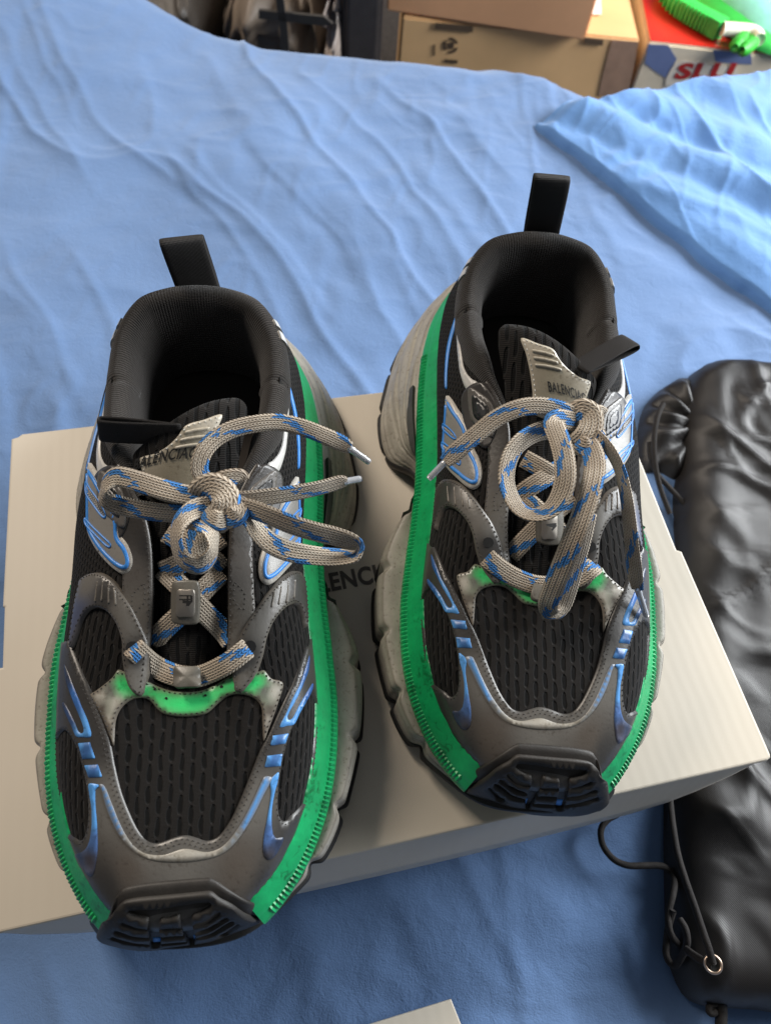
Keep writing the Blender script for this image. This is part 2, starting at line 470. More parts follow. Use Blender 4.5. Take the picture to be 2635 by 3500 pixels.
# ------------------------------------------------------------------ shoe materials
def m_knit():
    t = NT('black_knit'); uv = t.n('ShaderNodeSeparateXYZ'); t.l(t.uvn(), uv.inputs[0])
    u, v = uv.outputs[0], uv.outputs[1]             # metres x10
    wob = t.math('MULTIPLY', t.math('SUBTRACT', t.noise(9, t.uvn(), 2), .5), .022)
    # slotted ribs at the front
    cu = t.math('MULTIPLY', t.math('ADD', u, wob), 1/.046); ci = t.math('FLOOR', cu); fu = t.math('SUBTRACT', cu, ci)
    cv = t.math('ADD', t.math('MULTIPLY', t.math('ADD', v, wob), 1/.086), t.math('MULTIPLY', ci, .5))
    fv = t.math('FRACT', cv)
    du = t.math('ABSOLUTE', t.math('SUBTRACT', fu, .5)); dv = t.math('ABSOLUTE', t.math('SUBTRACT', fv, .5))
    e = t.math('ADD', t.math('POWER', t.math('DIVIDE', du, .225), 2), t.math('POWER', t.math('DIVIDE', dv, .42), 4))
    slot = t.n('ShaderNodeMapRange', interpolation_type='SMOOTHSTEP'); t.l(e, slot.inputs[0]); slot.inputs[1].default_value = .5; slot.inputs[2].default_value = 1.5
    # round holes in offset rows behind
    hu = t.math('MULTIPLY', u, 1/.030); hi = t.math('FLOOR', hu); hfu = t.math('SUBTRACT', hu, hi)
    hfv = t.math('FRACT', t.math('ADD', t.math('MULTIPLY', v, 1/.034), t.math('MULTIPLY', hi, .5)))
    r2 = t.math('ADD', t.math('POWER', t.math('SUBTRACT', hfu, .5), 2), t.math('POWER', t.math('SUBTRACT', hfv, .5), 2))
    hole = t.n('ShaderNodeMapRange', interpolation_type='SMOOTHSTEP'); t.l(r2, hole.inputs[0]); hole.inputs[1].default_value = .05; hole.inputs[2].default_value = .14
    back = t.math('GREATER_THAN', v, 1.56)
    h = t.mix(back, slot.outputs[0], hole.outputs[0])
    fine = t.n('ShaderNodeTexWave', wave_type='BANDS', bands_direction='Y'); t.l(t.uvn(), fine.inputs[0]); fine.inputs['Scale'].default_value = 60; fine.inputs['Distortion'].default_value = 1.5
    col = t.mix(h, C(3, 3, 3), t.mix(fine.outputs['Fac'], C(15, 14, 13), C(37, 34, 32)))
    b = t.bump(fine.outputs['Fac'], .4, .0004); b = t.bump(h, 1.0, .0014, b)
    return t.fin(col, .9, b, .2, sheen=.05)
MAT['knit'] = m_knit()
def m_collar():
    t = NT('collar_lining'); o = t.uvn()
    w1 = t.n('ShaderNodeTexVoronoi', feature='F1'); t.l(t.scalev(o, (70, 70, 70)), w1.inputs['Vector']); w1.inputs['Scale'].default_value = 1; w1.inputs['Randomness'].default_value = .12
    col = t.mix(w1.outputs['Distance'], C(50, 45, 41), C(14, 13, 12))
    b = t.bump(w1.outputs['Distance'], -.5, .0008) if False else t.bump(t.math('MULTIPLY', w1.outputs['Distance'], -1), .9, .0012)
    return t.fin(col, .8, b, .2, sheen=.15)
MAT['collar'] = m_collar()
def m_green():
    t = NT('green_rubber'); n1 = t.noise(45, detail=6, rough=.7); n2 = t.noise(240, detail=4, dist=1.0)
    base = t.ramp(n1, [(.3, C(8, 132, 76)), (.6, C(16, 160, 92)), (.8, C(34, 182, 110))])
    dirt = t.ramp(t.math('MULTIPLY', n1, n2), [(.11, (.35, .38, .30, 1)), (.19, (1, 1, 1, 1))])
    col = t.mix(1, base, dirt, 'MULTIPLY')
    return t.fin(col, .38, t.bump(n2, .25, .0006), .5)
MAT['green'] = m_green()
def m_mid():
    t = NT('worn_grey_foam'); n1 = t.noise(28, detail=6, rough=.65); n2 = t.noise(500, detail=5)
    base = t.ramp(n1, [(.3, C(138, 133, 123)), (.7, C(178, 172, 160))])
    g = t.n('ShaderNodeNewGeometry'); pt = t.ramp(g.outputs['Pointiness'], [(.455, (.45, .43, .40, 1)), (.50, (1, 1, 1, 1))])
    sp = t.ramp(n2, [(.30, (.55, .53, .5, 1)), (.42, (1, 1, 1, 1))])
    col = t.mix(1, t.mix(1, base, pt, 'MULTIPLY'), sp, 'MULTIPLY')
    return t.fin(col, .5, t.bump(n2, .3, .0006), .45)
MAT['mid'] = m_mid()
MAT['outsole'] = m_plain('outsole_black', C(28, 27, 26), .6, .3, 60, .3, 700, .0005, .4)
MAT['insert'] = m_plain('dark_grey_insert', C(66, 66, 64), .5, .25, 50, .25, 600, .0004, .45)
MAT['silver'] = m_plain('silver_trim', C(186, 184, 180), .35, .08, 50, .1, 500, .0003, .6)
MAT['bluefilm'] = m_plain('blue_film', C(54, 130, 210), .4, .12, 60, .1, 500, .0003, .5)
MAT['thread'] = m_plain('grey_thread', C(56, 52, 48), .7, .2)
MAT['threaddark'] = m_plain('dark_thread', C(45, 42, 40), .7, .2)
MAT['threadwhite'] = m_plain('white_thread', C(205, 200, 190), .7, .1)
MAT['black'] = m_plain('black_print', C(20, 19, 18), .6, .1)
def m_web():
    t = NT('black_webbing'); wv = t.n('ShaderNodeTexWave', wave_type='BANDS', bands_direction='X'); t.l(t.uvn(), wv.inputs[0]); wv.inputs['Scale'].default_value = 60
    w2 = t.n('ShaderNodeTexWave', wave_type='BANDS', bands_direction='Y'); t.l(t.uvn(), w2.inputs[0]); w2.inputs['Scale'].default_value = 45
    h = t.math('ADD', wv.outputs['Fac'], t.math('MULTIPLY', w2.outputs['Fac'], .6))
    return t.fin(t.mix(t.math('MULTIPLY', h, .6), C(22, 21, 21), C(46, 43, 42)), .7, t.bump(h, .5, .0006), .3)
MAT['webbing'] = m_web()

# ------------------------------------------------------------------ build the left-picture shoe; the other is its mirror image
NA_, NT_ = 560, 72
Ag = np.linspace(-1, 1, NA_); tg = np.linspace(0, 1, NT_)
AA, TT_ = np.meshgrid(Ag, tg, indexing='ij')
UP = upper(AA.ravel(), TT_.ravel()).reshape(NA_, NT_, 3)
_cl = upper(np.zeros(60), np.linspace(0, 1, 60)); _tt = loop(KT, np.linspace(0, 1, 200))
_zy = np.r_[_cl[:, 1], _tt[:, 1]]; _zz = np.r_[_cl[:, 2], _tt[:, 2]]; _o = np.argsort(_zy); _zy, _zz = _zy[_o], _zz[_o]
def z0(y): return np.interp(y, _zy, _zz)
def unroll(P):
    x = P[..., 0] - .001
    return np.stack([P[..., 0] + np.tanh(x / .008) * (z0(P[..., 1]) - P[..., 2]), P[..., 1]], -1)
UPUV = unroll(UP)
sel = np.abs(Ag) < .94
SU = Surf(UP[sel], UPUV[sel])
_m, _n = SU.map(np.array([[0.0, .06]])); SU.flip = 1.0 if _n[0][2] > 0 else -1.0

PARTS = []          # every mesh of one shoe, in shoe coordinates
def P_(o): PARTS.append(o); return o
shoeL = empty('sneaker', (LOC['L'][0][0], LOC['L'][0][1], 0), math.radians(LOC['L'][1]))
V = UP.reshape(-1, 3)
P_(mesh_obj('upper', V, grid_faces(NA_, NT_, flip=SU.flip < 0), MAT['knit'], shoeL, uv=UPUV.reshape(-1, 2) * 10))

# --- collar roll and lining
prof = np.array([(.0035,-.020),(.005,-.014),(.005,-.008),(.003,-.0025),(-.0005,.0008),(-.0035,.001),(-.0065,-.001),(-.0092,-.005),(-.0108,-.011),(-.0115,-.018),(-.0112,-.028),(-.0095,-.040),(-.008,-.052),(-.008,-.060)])
pa = hermite(np.arange(len(prof)), prof, np.linspace(0, len(prof)-1, 48))
sc = np.concatenate([np.linspace(.53, 1, 120), np.linspace(-1, -.53, 120)[1:]])
Tt = loop(KT, sc); nn = plan_normal(Tt)
tap = smooth(.53, .68, np.abs(sc)); k1 = .25 + .75 * tap
seam = np.exp(-((np.abs(sc) - .77) / .006)**2) * .0012
CV = np.zeros((len(sc), len(pa), 3))
for j, (o_, z_) in enumerate(pa):
    oo = o_ * k1 - (seam if 8 < j < 30 else 0) * (0 if o_ < -.014 else 1)
    CV[:, j, :2] = Tt[:, :2] + nn * oo[:, None]; CV[:, j, 2] = Tt[:, 2] + np.where(z_ > -.02, z_ * k1, -.02 * k1 + (z_ + .02)) - seam * (1 if 8 < j < 30 else 0)
cuv = np.stack(np.meshgrid(np.arange(len(sc)) * .0014, np.arange(len(pa)) * .0022, indexing='ij'), -1)
P_(mesh_obj('collar', CV.reshape(-1, 3), grid_faces(*CV.shape[:2]), MAT['collar'], shoeL, uv=cuv.reshape(-1, 2) * 10))
for sg in (1, -1):           # pairs of silver stripes on the outside of the collar
    for a0_ in (.845, .868):
        ii = np.where((sc * sg > a0_) & (sc * sg < a0_ + .017))[0]; jj = np.arange(1, 13)
        G_ = CV[np.ix_(ii, jj)]; off = np.concatenate([nn[ii], np.zeros((len(ii), 1))], 1)[:, None] * .0009 + np.array([0, 0, .0005])
        G_ = np.stack([G_, G_ + off], 2).reshape(len(ii), len(jj), 2, 3); Tp = G_[:, :, 1]; n1, n2 = Tp.shape[:2]
        Fq = [tuple(int(q) for q in f) for f in grid_faces(n1, n2, flip=False)]; Vv_ = Tp.reshape(-1, 3)
        rim = [i * n2 for i in range(n1)] + [(n1-1) * n2 + j for j in range(1, n2)] + [i * n2 + n2 - 1 for i in range(n1-2, -1, -1)] + [j for j in range(n2-2, 0, -1)]
        lo = G_[:, :, 0].reshape(-1, 3)[rim] - off.reshape(-1, 3)[0] * .3; k0 = len(Vv_)
        Fq += [(rim[q], rim[(q+1) % len(rim)], k0 + (q+1) % len(rim), k0 + q) for q in range(len(rim))]
        P_(mesh_obj('heel_stripe', np.concatenate([Vv_, lo]), Fq, MAT['silver'], shoeL))
fb = loop(KB, np.linspace(-1, 1, 120)); fb[:, :2] = np.array([0, .2]) + (fb[:, :2] - np.array([0, .2])) * .9; fb[:, 2] = .056
P_(mesh_obj('footbed', np.concatenate([fb, [[0, .2, .052]]]), [(i, (i+1) % 120, 120) for i in range(120)], MAT['collar'], shoeL))

# --- sole
NS = 1400
As = np.linspace(-1, 1, NS, endpoint=False)
Bs = loop(KB, As); Qs = loop(KQ, As); zb = loop(KZB, As)[:, 0]; ns = outward(As)
def ring(off, dz): 
    P = Bs.copy(); P[:, :2] += ns * np.reshape(off, (-1, 1)); P[:, 2] += dz; return P
# green band: lip and smooth shoulder
wave = .0003 * np.sin(As * 90 + 3 * np.sin(As * 31)) + .0003 * vnoise(As * 160, As * 0, 3)
gp = [(-.003, .001, 0), (-.0022, .0040, .4), (-.0008, .0048, 1), (.0006, .0040, 1), (.0018, .0020, .5), (.0040, -.0010, .2), (.0062, -.0038, 0), (.0076, -.0058, 0), (.0080, -.0068, 0), (.0104, -.0088, 0), (.0114, -.0120, 0), (.0112, -.0145, 0), (.0060, -.0155, 0)]
hk = 1 - .12 * smooth(.70, .90, np.abs(As))
GV = np.stack([ring(o_ * hk, z_ * hk + wave * k_) for o_, z_, k_ in gp], 1)
fore = np.abs(As) > .085
def openring(G, a0):      # the ring without the toe sector that the bumper covers
    i = np.where(As > a0)[0]; j = np.where(As < -a0)[0]
    return np.concatenate([G[i], G[j]])
GO = openring(GV, .088)
P_(mesh_obj('green_foxing_band', GO.reshape(-1, 3), grid_faces(len(GO), len(gp)), MAT['green'], shoeL))
# ribs along the outer edge of the band
parts = []
RP = [(.0076, -.0064), (.0093, -.0067), (.0110, -.0087), (.0115, -.0118), (.0111, -.0148)]
for sg in (1, -1):
    aa = .102
    while aa < .775:
        e = np.array([aa, aa + .0051]) * sg
        b_ = loop(KB, e); n_ = outward(e); jit = random.uniform(-.00015, .00015); mid_ = loop(KB, e.mean(keepdims=True)); mn_ = outward(e.mean(keepdims=True))
        VV = []
        for o_, z_ in RP:
            for q in (0, 1):
                VV.append([b_[q, 0] + n_[q, 0]*(o_+jit-.0004), b_[q, 1] + n_[q, 1]*(o_+jit-.0004), b_[q, 2] + z_ - .0003])
            VV.append([mid_[0, 0] + mn_[0, 0]*(o_+jit), mid_[0, 1] + mn_[0, 1]*(o_+jit), mid_[0, 2] + z_ + .0002])
        Fq = []
        for j in range(len(RP) - 1):
            a0 = j*3; Fq += [(a0, a0+3, a0+5, a0+2), (a0+2, a0+5, a0+4, a0+1)]
        if sg < 0: Fq = [f[::-1] for f in Fq]
        parts.append((VV, Fq))
        aa += .0058 * (1 + .0 * aa)
v_, f_ = join(parts)
P_(mesh_obj('foxing_rib', v_, f_, MAT['green'], shoeL, smooth_=False, kind='stuff'))
# grey midsole: lobed in the forefoot, flared at the heel
lob_y = [.03, .055, .088, .126, .163]
lob = np.zeros(NS)
for y_ in lob_y: lob = np.maximum(lob, np.exp(-((Qs[:, 1] - y_) / .0028)**2))
lob *= (np.abs(As) < .53)
heelw = smooth(.57, .68, np.abs(As)); NMS = 34
MS = np.zeros((NS, NMS, 3)); sm_ = np.linspace(0, 1, NMS)
P0 = ring(.0108 * hk, -.0142 * hk); P0[:, 2] -= 0
nq = plan_normal(np.concatenate([Qs[-1:], Qs, Qs[:1]]))[1:-1]
for j, s_ in enumerate(sm_):
    ang = s_ * math.pi / 2
    # forefoot: round shoulder ; heel: long flaring slope
    fx = math.sin(min(1, s_ / .45) * math.pi / 2); fz_f = 1 - (s_ - .28) / .72 if s_ > .28 else 1.0
    hx = s_**0.80 if s_ < .78 else .78**.80 + (1 - .78**.80) * math.sin((s_ - .78) / .22 * math.pi / 2)
    fr = fx * (1 - heelw) + hx * heelw
    zlow = np.minimum(zb + .0075, P0[:, 2] - .008)
    zf = P0[:, 2] + .0012 * math.sin(min(1, s_/.3) * math.pi) * (1 - heelw)
    zz = (zf * (1 - max(0, (s_ - .25) / .75)) + zlow * max(0, (s_ - .25) / .75)) * (1 - heelw) + (P0[:, 2] * (1 - s_**1.25) + zlow * s_**1.25) * heelw
    xy = P0[:, :2] * (1 - fr[:, None]) + Qs * fr[:, None]
    # grooves
    g = -.0032 * lob * min(1, s_ / .3)
    g = g - .0009 * np.exp(-((s_ - .52) / .035)**2) * (1 - heelw) - .0007 * np.exp(-((s_ - .66) / .03)**2) * (1 - heelw)
    ya = Qs[:, 1]
    for c0, sl, dp in ((.30, 0.0, .0010), (.50, .9, .0012), (.62, 1.5, .0011), (.80, .35, .0010), (.88, .2, .001)):
        line = c0 + sl * (ya - .23) / .12 * .22 + .25 * np.maximum(0, (.232 - ya) / .04)**2 * (1 if c0 > .4 else 0)
        g = g - dp * np.exp(-((s_ - line) / .018)**2) * heelw
    g = g + .0016 * np.sin(s_ * 9 + ya * 55) * heelw * (s_ > .1) * .5
    MS[:, j, :2] = xy + nq * g[:, None]; MS[:, j, 2] = zz + g * .5 * heelw
MO = openring(MS, .095)
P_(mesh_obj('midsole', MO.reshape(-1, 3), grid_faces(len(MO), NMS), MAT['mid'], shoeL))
# black outsole with gaps between its pads
gap = np.zeros(NS)
for y_ in lob_y + [.222, .255, .29, .325, .355]: gap = np.maximum(gap, np.exp(-((Qs[:, 1] - y_) / .0022)**2))
op = [(-.004, .0085), (.0012, .0078), (.0018, .005), (.0006, .0004), (-.006, 0), (-.03, .0002)]
OS = np.zeros((NS, len(op), 3))
for j, (o_, z_) in enumerate(op):
    OS[:, j, :2] = Qs + nq * (o_ - gap * .004)[:, None]; OS[:, j, 2] = zb + z_
P_(mesh_obj('outsole', OS.reshape(-1, 3), grid_faces(NS, len(op), cu=True), MAT['outsole'], shoeL))
# dark stiffener bars at the waist
for sg in (1, -1):
    a_ = np.linspace(.505, .735, 50) * sg
    i_ = np.array([np.argmin(np.abs(As - q)) for q in a_])
    VV = []
    for k_, i in enumerate(i_):
        f = k_ / 49.0
        j0 = int(round(2 + 7 * smooth(.35, 0, f))); j1 = int(round(11 + 15 * smooth(.40, .05, f) - 1.5 * smooth(.8, 1, f)))
        p0 = MS[i, j0]; p1 = MS[i, j1]; p1 = p0 + (p1 - p0) / np.linalg.norm(p1 - p0) * (.0062 + .003 * smooth(.35, 0, f) - .002 * smooth(.75, 1, f))
        up_ = np.array([nq[i, 0] * .6, nq[i, 1] * .6, .8]); h_ = .0026
        VV += [p0 - up_*.002, p0 + up_*h_, p1 + up_*h_, p1 - up_*.002]
    Fq = [tuple(f) for f in grid_faces(50, 4)] + [(0, 1, 2, 3), (196, 199, 198, 197)]
    if sg > 0: Fq = [f[::-1] for f in Fq]
    P_(mesh_obj('midsole_insert', VV, Fq, MAT['insert'], shoeL, smooth_=False))
# ------------------------------------------------------------------ overlays on the upper
GD, GM, GL = C(56, 54, 52), C(100, 97, 92), C(176, 171, 160)
BL, GR, BR = C(84, 146, 208), C(52, 205, 112), C(82, 75, 68)
NV = C(44, 52, 72)
def hl(P, s='L', step=.0015, sm=True): return resample(SU.hit(P, s), step, sm)
def ATuv(A, t):
    P = upper(np.atleast_1d(A).astype(float), np.atleast_1d(t).astype(float)); return unroll(P)
def open_off(path, d):
    t = np.gradient(path, axis=0); t /= np.linalg.norm(t, axis=1)[:, None] + 1e-12
    return path + d * np.stack([-t[:, 1], t[:, 0]], 1)
STD, STW = [], []
def stitch_loop(lp, inset, lift, out=STD, pitch=.0024, surf=None, keep=None, **kw):
    q = offset_in(lp, inset); q = q[bdist(q, [lp]) > inset * .75]
    if len(q) < 4: return
    jump = np.r_[np.linalg.norm(np.diff(q, axis=0), axis=1), 9] > .006
    st = 0
    for i in np.where(jump)[0]:
        if i + 1 - st > 3: out.extend(stitch_line(surf or SU, q[st:i+1], lift, pitch, keep=keep, **kw))
        st = i + 1
inner = c1([(196,395),(215,450),(240,510),(262,560),(290,620),(315,680),(350,765),(385,865),(412,1000),(440,1115),(480,1220),(520,1300),(560,1347),(610,1360),(690,1333),(745,1322),(800,1335),(845,1348),(900,1325),(960,1240),(1010,1130),(1050,1030),(1090,930),(1140,830),(1190,720),(1240,620),(1280,520),(1312,430)])
inn = resample(SU.hit(inner), .0015, True, closed=False)
a_out = np.linspace(.455, -.455, 120)
outl = ATuv(a_out, np.full(120, .02))
guard = np.concatenate([inn, resample(outl, .002, False, closed=False)])
def notch(inner_, outer_, du):     # an opening that runs out to the sole edge
    a_ = SU.hit(c1(inner_)); b_ = SU.hit(c1(outer_)); b_[:, 0] += du
    a2 = resample(a_, .0015, True, closed=False); return np.concatenate([a2, resample(np.concatenate([a2[-1:], b_, a2[:1]]), .0015, False, closed=False)[1:-1]])
holeL = notch([(172,826),(200,850),(235,920),(262,1020),(280,1120),(285,1230),(275,1310),(250,1347),(222,1335)], [(205,1290),(188,1200),(176,1100),(168,950),(168,850)], -.014)
holeR = notch([(1240,1228),(1215,1255),(1190,1240),(1180,1180),(1185,1080),(1205,960),(1235,850),(1270,760),(1305,690),(1330,655)], [(1328,680),(1322,760),(1300,900),(1280,1050),(1258,1150)], .014)
def cky(items, shoe='L'): return [(SU.hit([q], shoe)[0], c) for q, c in items]
ck = cky([(c1([(740,1520)])[0], GM), (c1([(740,1650)])[0], GD), (c1([(480,1480)])[0], BR), (c1([(1000,1480)])[0], BR), (c1([(380,1560)])[0], GD), (c1([(1100,1560)])[0], GD),
          (c1([(250,620)])[0], GD), (c1([(340,850)])[0], GD), (c1([(420,1180)])[0], GM), (c1([(1040,1180)])[0], GM), (c1([(1130,850)])[0], GD), (c1([(1230,650)])[0], GD), (c1([(740,1375)])[0], GM),
          (c1([(205,1350)])[0], GD), (c1([(1230,1300)])[0], GD), (c1([(560,1390)])[0], GM)])
mud = P_(piece('mudguard', SU, [guard, holeL, holeR], .0012, MAT['leather'], shoeL, idw(SU, ck, GD, .0012), bev=.0007, grid=.0028))
for d_ in (.0014, .0030): STD += stitch_line(SU, open_off(inn, -d_)[4:-4], .0013)
for h_ in (holeL, holeR): stitch_loop(h_, -.0012, .0013, keep=lambda a: within(a, [guard, holeL, holeR]))

def blu(name, P, keys, th=.0003, lift=.0012, parent=None, sm=True, edge=None, shoe='L'):
    return P_(piece(name, SU, [hl(P, shoe, .0010, sm)], th, MAT['leather'], parent or mud, idw(SU, cky(keys, shoe), edge, .0008), bev=.0004, grid=.0025, lift=lift))
q = c1
band = q([(355,1078),(372,1100),(398,1165),(437,1262),(487,1350),(550,1402),(640,1412),(740,1383),(850,1398),(925,1365),(1000,1270),(1060,1155),(1100,1065),(1118,1042),(1148,1045),(1148,1065),(1112,1135),(1075,1212),(1030,1290),(970,1370),(900,1420),(800,1445),(700,1452),(600,1445),(520,1415),(450,1350),(402,1270),(368,1185),(350,1115),(335,1085)])
blu('trim_band', band, [(q([(370,1110)])[0], BL), (q([(420,1250)])[0], BL), (q([(1090,1100)])[0], BL), (q([(1030,1250)])[0], BL), (q([(480,1360)])[0], C(130,140,150)), (q([(980,1340)])[0], C(130,140,150)), (q([(560,1420)])[0], GL), (q([(740,1420)])[0], GL), (q([(880,1410)])[0], GL)], edge=C(120,115,105))
blu('blue_inlay', q([(290,1078),(335,1080),(340,1095),(325,1110),(325,1180),(333,1280),(335,1400),(322,1490),(303,1515),(275,1490),(245,1450),(230,1412),(262,1395),(290,1360),(303,1290),(303,1200),(293,1130)]),
    [(q([(310,1090)])[0], BL), (q([(315,1250)])[0], BL), (q([(318,1340)])[0], C(70,100,150)), (q([(300,1440)])[0], C(62,58,64)), (q([(250,1420)])[0], NV), (q([(303,1510)])[0], C(90,92,110))])
blu('blue_inlay', q([(1148,1048),(1182,1022),(1175,1080),(1165,1115),(1150,1200),(1150,1290),(1165,1330),(1200,1330),(1180,1385),(1150,1430),(1122,1437),(1105,1405),(1108,1330),(1125,1240),(1142,1130),(1138,1075)]),
    [(q([(1160,1060)])[0], BL), (q([(1140,1200)])[0], BL), (q([(1125,1310)])[0], C(70,100,150)), (q([(1130,1420)])[0], C(62,60,66)), (q([(1180,1350)])[0], NV)])
for P in ([(240,885),(298,880),(325,962),(262,966)], [(268,990),(335,985),(357,1050),(290,1053)], [(1152,850),(1230,838),(1212,892),(1138,903)], [(1127,945),(1200,935),(1190,998),(1112,1005)]):
    dn = [P[0], tuple(np.add(P[0], P[1]) / 2), P[1], tuple(np.add(P[1], P[2]) / 2), P[2], tuple(np.add(P[2], P[3]) / 2), P[3], tuple(np.add(P[3], P[0]) / 2)]
    blu('blue_inlay', q(dn), [(q([P[0]])[0], BL), (q([P[2]])[0], BL), (q([tuple(np.mean(P, axis=0))])[0], C(52, 88, 140))], sm=False)
blu('blue_inlay', q([(180,512),(202,560),(232,640),(264,720),(292,790),(304,856),(262,862),(232,856),(212,810),(188,755),(172,712),(178,690),(202,732),(226,782),(246,830),(262,838),(268,822),(252,772),(228,712),(204,650),(186,590)]),
    [(q([(200,560)])[0], NV), (q([(240,660)])[0], C(55,105,175)), (q([(285,820)])[0], BL), (q([(200,760)])[0], C(50,70,110)), (q([(175,700)])[0], NV)])
blu('blue_inlay', q([(1318,470),(1290,560),(1250,660),(1215,740),(1183,812),(1220,808),(1252,800),(1278,745),(1312,682),(1335,625),(1333,602),(1310,640),(1275,702),(1242,768),(1222,772),(1227,748),(1258,688),(1292,610),(1316,540)]),
    [(q([(1310,500)])[0], C(50,85,140)), (q([(1240,690)])[0], BL), (q([(1215,790)])[0], BL), (q([(1320,640)])[0], C(50,90,150))])

# saddle over the toe panel
sad = hl(c1([(286,662),(325,632),(360,605),(395,575),(422,538),(450,545),(500,570),(560,592),(610,615),(690,640),(800,640),(880,610),(965,560),(1030,545),(1080,548),(1115,540),(1150,580),(1205,605),(1175,720),(1140,815),(1112,885),(1105,790),(1100,720),(1070,680),(1010,660),(950,665),(900,700),(850,745),(800,760),(720,765),(650,755),(610,730),(575,690),(530,675),(470,695),(430,740),(412,800),(405,905),(385,862),(350,770),(312,700)]), step=.0012)
GS = C(66, 212, 120)
ck = cky([(q([p_])[0], c_) for p_, c_ in [((340,660),GL),((345,720),BR),((390,640),GM),((450,610),GR),((380,800),GL),((560,650),GR),((640,680),GS),((720,700),GR),((800,700),GR),((900,650),GS),((1000,620),GR),((1080,600),GR),((1110,640),GM),((1165,640),GL),((1140,740),BR),((1125,800),GL),((420,700),GL)]])
saddle = P_(piece('saddle', SU, [sad], .0011, MAT['leather'], shoeL, idw(SU, ck, C(104,96,86), .0021), bev=.0006, grid=.0025))
stitch_loop(sad, .0012, .0013)
def disc(name, P, r, mat, parent, lift, shoe='L'):
    uv = SU.hit([P], shoe)[0]; th = np.linspace(0, 2*math.pi, 11)[:-1]
    c = np.concatenate([[uv], uv + r*np.stack([np.cos(th), np.sin(th)], 1)]); X, N = SU.map(c)
    return P_(mesh_obj(name, X + N*lift, [(0, 1+i, 1+(i+1) % 10) for i in range(10)], mat, parent))
for p_ in [(598,633),(653,677),(840,663),(918,620)]: disc('perforation', c1([p_])[0], .0006, MAT['slotblack'], saddle, .0014)

# eyestay facings along the throat, both sides
for sg in (1, -1):
    ai = np.linspace(.17, .60, 60); ao = np.array([.60,.595,.57,.54,.50,.46,.42,.38,.33,.28,.235,.20,.17]); to = np.array([.86,.80,.79,.80,.81,.80,.78,.76,.77,.79,.83,.89,.95])
    uvp = np.concatenate([ATuv(ai * sg, np.full(60, .992)), ATuv(ao * sg, to)])
    lp = resample(uvp, .0015, False)
    ckk = [(ATuv(a_ * sg, t_)[0], c_) for a_, t_, c_ in [(.15,.9,GM),(.25,.88,GM),(.34,.88,C(92,88,82)),(.42,.88,C(80,76,72)),(.50,.88,C(54,51,48)),(.58,.88,C(52,48,46))]]
    eye = P_(piece('eyestay', SU, [lp], .0016, MAT['leather'], shoeL, idw(SU, ckk, C(60,55,50), .001), bev=.0007, grid=.0025))
    stitch_loop(lp, .0013, .0017, STD)
    bx_ = ATuv(np.array([.345,.345,.385,.385]) * sg, np.array([.84,.94,.94,.84])); stitch_loop(resample(bx_, .001, False), .0004, .0017, STD, .0022)
    # eyelet plate by the collar with its raised pointed frame
    fm = (lambda a: a) if sg > 0 else mir
    pu = ATuv(np.array([.49,.52,.555,.59,.61,.605,.57,.53]) * sg, np.array([.82,.72,.68,.71,.80,.94,.975,.965]))
    fu_ = ATuv(np.array([.500,.530,.556,.585,.606,.585,.556,.528]) * sg, np.array([.86,.80,.755,.79,.855,.91,.945,.92])); m_ = fu_.mean(0)
    plate = P_(piece('eyelet_plate', SU, [resample(pu, .0012)], .0020, MAT['leather'], eye, const(C(58,55,53)), bev=.0005, grid=.0022))
    for sc_, th_, c_ in ((1.0, .0010, C(92,88,84)), (.70, .0008, C(28,27,27)), (.42, .0006, C(46,46,48))):
        P_(piece('raised_frame', SU, [resample(m_ + (fu_ - m_) * sc_, .0008)], th_, MAT['leather'], eye, const(c_), bev=.0004, grid=.002, lift=.0020 + .0009 * (1 - sc_)))
    disc_uv = ATuv(.50 * sg, .66)[0]; X, N = SU.map(disc_uv + .0007*np.stack([np.cos(np.linspace(0, 2*math.pi, 9)[:-1]), np.sin(np.linspace(0, 2*math.pi, 9)[:-1])], 1))
    P_(mesh_obj('perforation', X + N * .0019, [tuple(range(8))], MAT['slotblack'], eye))

